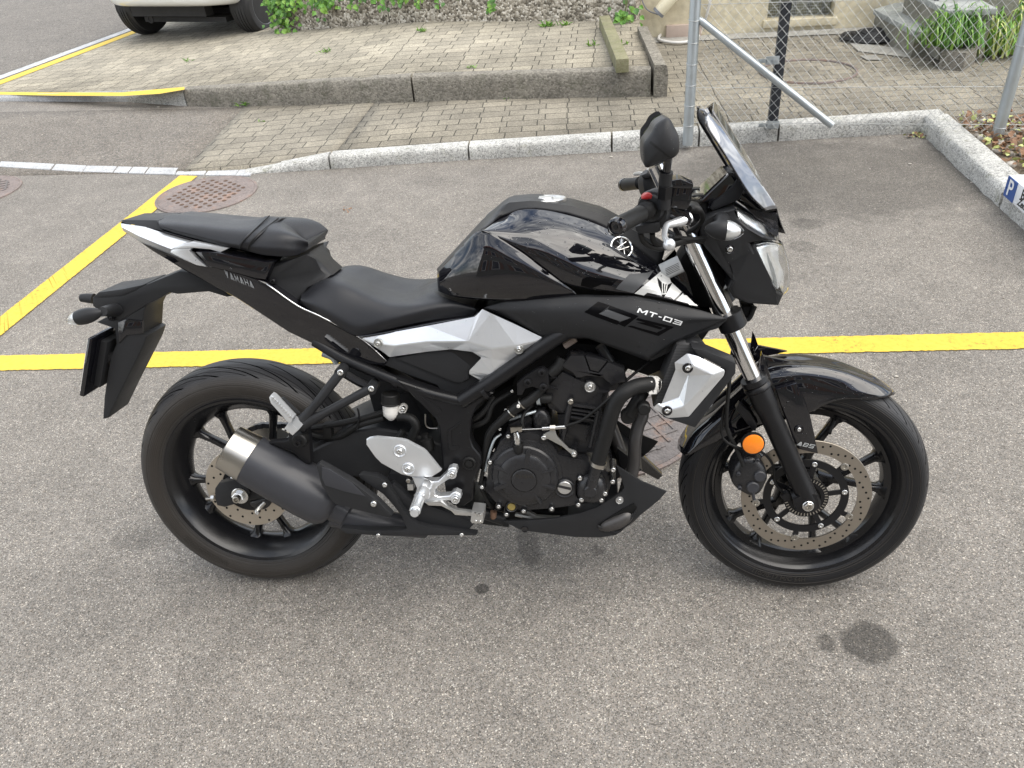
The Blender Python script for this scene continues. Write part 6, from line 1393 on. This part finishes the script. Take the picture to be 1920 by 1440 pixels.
signal('9',596,815,832,835,.185,.0205,.62,'700,760,.10 700,775,.14 690,800,.18','clear_plastic')
o=disc('bolt','9',748,940,.113,[(0,.0095),(.002,.009),(.001,.007),(.001,0)],'gloss_black',24); bolt('9',748,940,.114,.0062,parent=o,name='bolt_head')
# screen
mat('screen_gloss',(.20,.21,.23),.06,.55,1,.02); mat('screen_smoke',(.018,.016,.013),.08,0,1,.02,trans=.15)
patch('wind_screen','9',['655,32,0 760,205,0 880,400,0 960,540,0 1048,700,0','645,100,.075 740,245,.085 860,420,.088 950,550,.082 1040,690,.065'],'screen_smoke',24,5,thick=.003,ang=60,key='scr')
patch('screen_wing','9',['640,113,.080 740,245,.090 860,420,.093 950,550,.087 1042,690,.070','618,110,.095 700,255,.108 810,430,.112 890,560,.105 1000,696,.080','608,125,.105 612,195,.112 700,330,.125 860,592,.118 968,703,.090'],'screen_gloss',24,5,thick=.004,ang=40,key='wing')
patch('screen_edge','9',['600,98,.095 612,110,.10 610,190,.113 700,335,.127 860,594,.12 968,706,.092','585,100,.09 596,112,.10 598,190,.105 690,345,.115 850,600,.11 965,712,.085'],'gloss_black',24,3,thick=.003)
full('screen_edge','9','965,704 1042,690 1046,720 1060,770 1094,850 1060,835 1030,730 980,722',.05,'gloss_black',.004)
# instruments
full('instrument_cluster','9','548,662 738,478 792,484 838,572 800,640 640,705 612,690 618,655',.07,'gloss_black',.008,seg=3,key='inst')
full('instrument_housing','9','625,690 650,650 760,560 800,500 838,575 805,642 640,708',.078,'satin_black',.006)
a=P('9',560,645,.06); b=P('9',725,487,.06); bm=bmesh.new(); n=Vector((-(b-a).z,0,(b-a).x)).normalized(); n=-n if n.x>0 else n
V=[bm.verts.new(p+n*.003) for p in(a,b,MIRV(b),MIRV(a))]; bm.faces.new(V); fin('display',bm,'screen_smoke',SURF['inst'])
# mirrors
DROP[0]=.036
def mirror():
    u=.335
    o=pillow('mirror','9','216,295 240,255 265,222 290,175 340,140 375,135 400,175 432,240 440,300 436,340 418,368 390,385 335,402 285,425 240,440 222,425 215,370',u,.10,.022,'satin_black',rings=(1,.975,.9,.75,.45),key='mir')
    g=pillow('mirror_glass','9','222,300 245,258 270,225 293,180 340,148 370,150 395,190 425,250 420,340 380,375 290,415 240,425',u-.101,.002,.001,'mirror_glass',o)
    s1=tube('mirror_stem','9','372,370,.30 365,420,.295 356,490,.285',.0075,'gloss_black',10,14); s2=tube('stem_sleeve','9','358,465,.287 350,540,.28 345,650,.272 343,690,.27',.0125,'satin_black',10,16); s3=tube('stem_nut','9','352,545,.282 346,620,.274',.0145,'matte_black',4,6,lin=True)
    c=mirobj(o); gg=mirobj(g); gg.parent=c
    for e in(s1,s2,s3): mirobj(e)
mirror()
decal('mirror_crease','9','255,290 262,275 380,372 372,376','rubber','mir')
# bar, grips, controls
GE=P('9',52,802,.372); GI=P('9',262,690,.255)
bm=bmesh.new(); gd=(GI-GE); Lg=gd.length; add_lathe(bm,GE,gd,[(.008,.0155),(.018,.0165),(Lg*.4,.0155),(Lg*.75,.016),(Lg,.0175)],32); o=fin('handle_grip',bm,'rubber',None,key='grip')
c=mirobj(o)
for par,sg in((o,1),(c,-1)):
    g0=GE if sg>0 else MIRV(GE); gdd=gd if sg>0 else MIRV(GI)-MIRV(GE)
    bm=bmesh.new(); add_lathe(bm,g0,gdd,[(-.003,.0),(-.003,.010),(-.006,.0105),(-.008,.012),(-.006,.0155),(.002,.0175),(.008,.0165)],32); fin('bar_end',bm,'gloss_black',par)
    bm=bmesh.new(); add_lathe(bm,g0,gdd,[(-.0045,.0),(-.0045,.0045),(-.0035,.005)],6); fin('bar_end_bolt',bm,'rubber',par)
    for k in range(10):
        bm=bmesh.new(); t=Lg*(.70+.018*k); e=gdd.normalized(); 
        add_lathe(bm,g0,gdd,[(t,.0162),(t+.0008,.0172),(t+.0016,.0162)],28,False); fin('grip_rib',bm,'rubber',par)
    bm=bmesh.new(); add_lathe(bm,g0,gdd,[(Lg-.006,.017),(Lg-.006,.025),(Lg-.002,.027),(Lg+.006,.027),(Lg+.008,.020)],32); fin('throttle_collar' if sg>0 else 'grip_collar',bm,'satin_black',par)
h1=full; 
def housing(sg):
    bm=bmesh.new(); e=gd.normalized(); add_lathe(bm,GI,e,[(.004,.024),(.006,.031),(.012,.033),(.034,.032),(.040,.026),(.042,.018)],28)
    for v in bm.verts:
        q=v.co-GI
        if q.z<0: v.co.z-=.010*min(1,-q.z/.015)
    if sg<0:
        for v in bm.verts: v.co=MIRV(v.co)
    return fin('switch_housing',bm,'satin_black',None)
hr=housing(1); hl_=housing(-1)
prism('switch_base','9','165,800 320,770 325,828 300,842 192,848 170,830',.262,.04,'satin_black',.004)
pillow('kill_switch','9','208,632 216,612 240,598 266,602 276,626 250,634',.262,.025,.004,'red',hr)
GI0=MST.inverted()@(GI+gd.normalized()*.02); X0,Z0=GI0.x,GI0.z
bm=bmesh.new(); pts=catmull([(X0,-.24,Z0),(X0+.03,-.17,Z0-.004),(X0+.085,-.09,Z0-.022),(X0+.10,0,Z0-.024),(X0+.085,.09,Z0-.022),(X0+.03,.17,Z0-.004),(X0,.24,Z0)],36); pts=[MST@Vector(q) for q in pts]; add_tube(bm,pts,.0112,16); fin('handlebar',bm,'brushed',None)
for s in(-1,1):
    bm=bmesh.new(); add_box(bm,MST@Vector((X0+.098,s*.045,Z0-.045)),(.036,.03,.07)); bev(bm,.006); fin('bar_riser',bm,'matte_black',None)
DROP[0]=0
# master cylinder & reservoir
o=prism('master_cylinder','9','372,560 376,548 440,520 520,548 520,565 512,640 496,690 470,702 385,690 372,640',.262,.055,'gloss_black',.006)
prism('reservoir_lid','9','368,548 380,520 445,508 524,540 524,562 500,572 370,566',.266,.062,'gloss_black',.004,o); prism('lid_tab','9','395,518 440,508 462,518 455,526 400,530',.25,.02,'gloss_black',.002,o)
prism('cylinder_body','9','345,690 380,680 420,685 500,720 520,760 500,800 430,790 350,740',.25,.035,'gloss_black',.006)
pillow('cable_boot','9','488,690 510,665 560,670 580,700 560,720 500,715',.20,.04,.01,'rubber')
tube('brake_lever','9','500,745,.235 455,765,.245 400,782,.26 362,795,.275 348,835,.30 350,870,.325 368,905,.345',[.011,.010,.0075,.006,.0055,.005,.006],'silver_paint',30,14)
prism('lever_perch','9','360,720 380,724 430,750 500,735 508,760 440,800 400,800 358,770 372,760 362,740',.24,.014,'chrome',.004)
bm=bmesh.new(); bmesh.ops.create_uvsphere(bm,u_segments=24,v_segments=16,radius=.0112,matrix=Matrix.Translation(P('9',376,912,.35))); fin('lever_ball',bm,'silver_paint',None)
prism('lever_knuckle','9','470,745 500,722 508,790 475,805 452,790',.235,.025,'reflector_chrome',.004)
tube('throttle_cable','9','200,842,.25 215,890,.24 265,925,.22 340,935,.20 450,900,.16',.0055,'rubber',20,10)
tube('throttle_cable','9','272,840,.25 280,890,.23 330,920,.20 430,905,.17 560,880,.10',.0055,'rubber',20,10)
tube('brake_hose','9','500,690,.22 560,700,.18 580,760,.14 520,820,.12 450,850,.10',.0055,'rubber',20,10)
tube('brake_hose','9','400,870,.16 480,875,.14 560,890,.12 600,900,.08',.0048,'rubber',20,10); tube('brake_hose','9','380,860,.12 440,885,.15 540,878,.14 600,870,.1',.0048,'rubber',20,10)
tube('clutch_cable','9','240,620,-.2 260,700,-.15 330,800,-.08 420,860,-.02',.005,'rubber',20,10)
prism('clutch_perch','9','200,488 240,472 262,480 258,500 215,510',-.20,.04,'satin_black',.004)
tube('clutch_lever','9','232,485,-.22 200,475,-.28 165,480,-.34',[.006,.005,.005],'silver_paint',14,10)
tube('horn_wire','9','780,1290,.03 800,1350,.03 860,1370,.03 900,1290,.03',.006,'rubber',16,8); full('horn','9','820,1290 900,1290 880,1350 840,1375',.03,'deep_black',.004)
full('neck_fill','9','430,850 560,830 620,960 740,1130 700,1200 560,1000 460,900',.04,'deep_black',.004)
steered(False)
# side stand (left side of the bike)
st0=Vector((.56,.13,.28)); 
tipw=w2b(Vector((.50,.30,.012))); bm=bmesh.new(); add_tube(bm,[st0,tipw],.011,12); fin('side_stand',bm,'matte_black',None)
bm=bmesh.new(); add_lathe(bm,tipw,w2b(Vector((0,0,1)))-Vector((0,0,0)),[(-.012,.022),(-.006,.022)],16); fin('stand_foot',bm,'matte_black',None)
# ---------- rain drops ----------
mat('water',(.9,.92,.95),.02,0,0,0,trans=1,ior=1.33)
bm=bmesh.new()
def drops(key,x0,y0,x1,y1,n,rmin=.0008,rmax=.0024):
    for _ in range(n):
        X,Y=random.uniform(x0,x1),random.uniform(y0,y1); h=hit(key,X,Y,0)
        if h is None: continue
        c,nn=h; r=random.uniform(rmin,rmax)*random.uniform(.6,1)
        if nn.dot((CB-c).normalized())<.15: continue
        M=Matrix.Translation(c+nn*r*.1)@nn.to_track_quat('Z','Y').to_matrix().to_4x4()@Matrix.Diagonal((r,r*random.uniform(.8,1.2),r*.55,1)); bmesh.ops.create_icosphere(bm,subdivisions=2,radius=1,matrix=M)
drops('tank',905,390,1300,570,420); drops('fair',920,555,1350,670,220); drops('fender',1430,670,1680,760,260,.0007,.0018); drops('shroud',1226,660,1358,785,60); drops('sp1',680,580,1020,670,34,.001,.0022)
drops('cowlf',1320,400,1500,575,70); drops('mir',1205,220,1275,315,22); drops('tail2',365,470,510,530,24); drops('tail',300,480,700,680,60); drops('pivot',750,720,900,850,34); drops('tc',228,418,330,470,14); drops('leg',1455,720,1535,850,24); drops('wing',1325,212,1460,395,14); drops('seat',560,520,890,650,16,.0006,.0012); drops('clutch',925,830,1050,970,16); drops('tside',822,440,1080,560,40,.0006,.0014)
fin('rain_drops',bm,'water',None,kind='stuff')
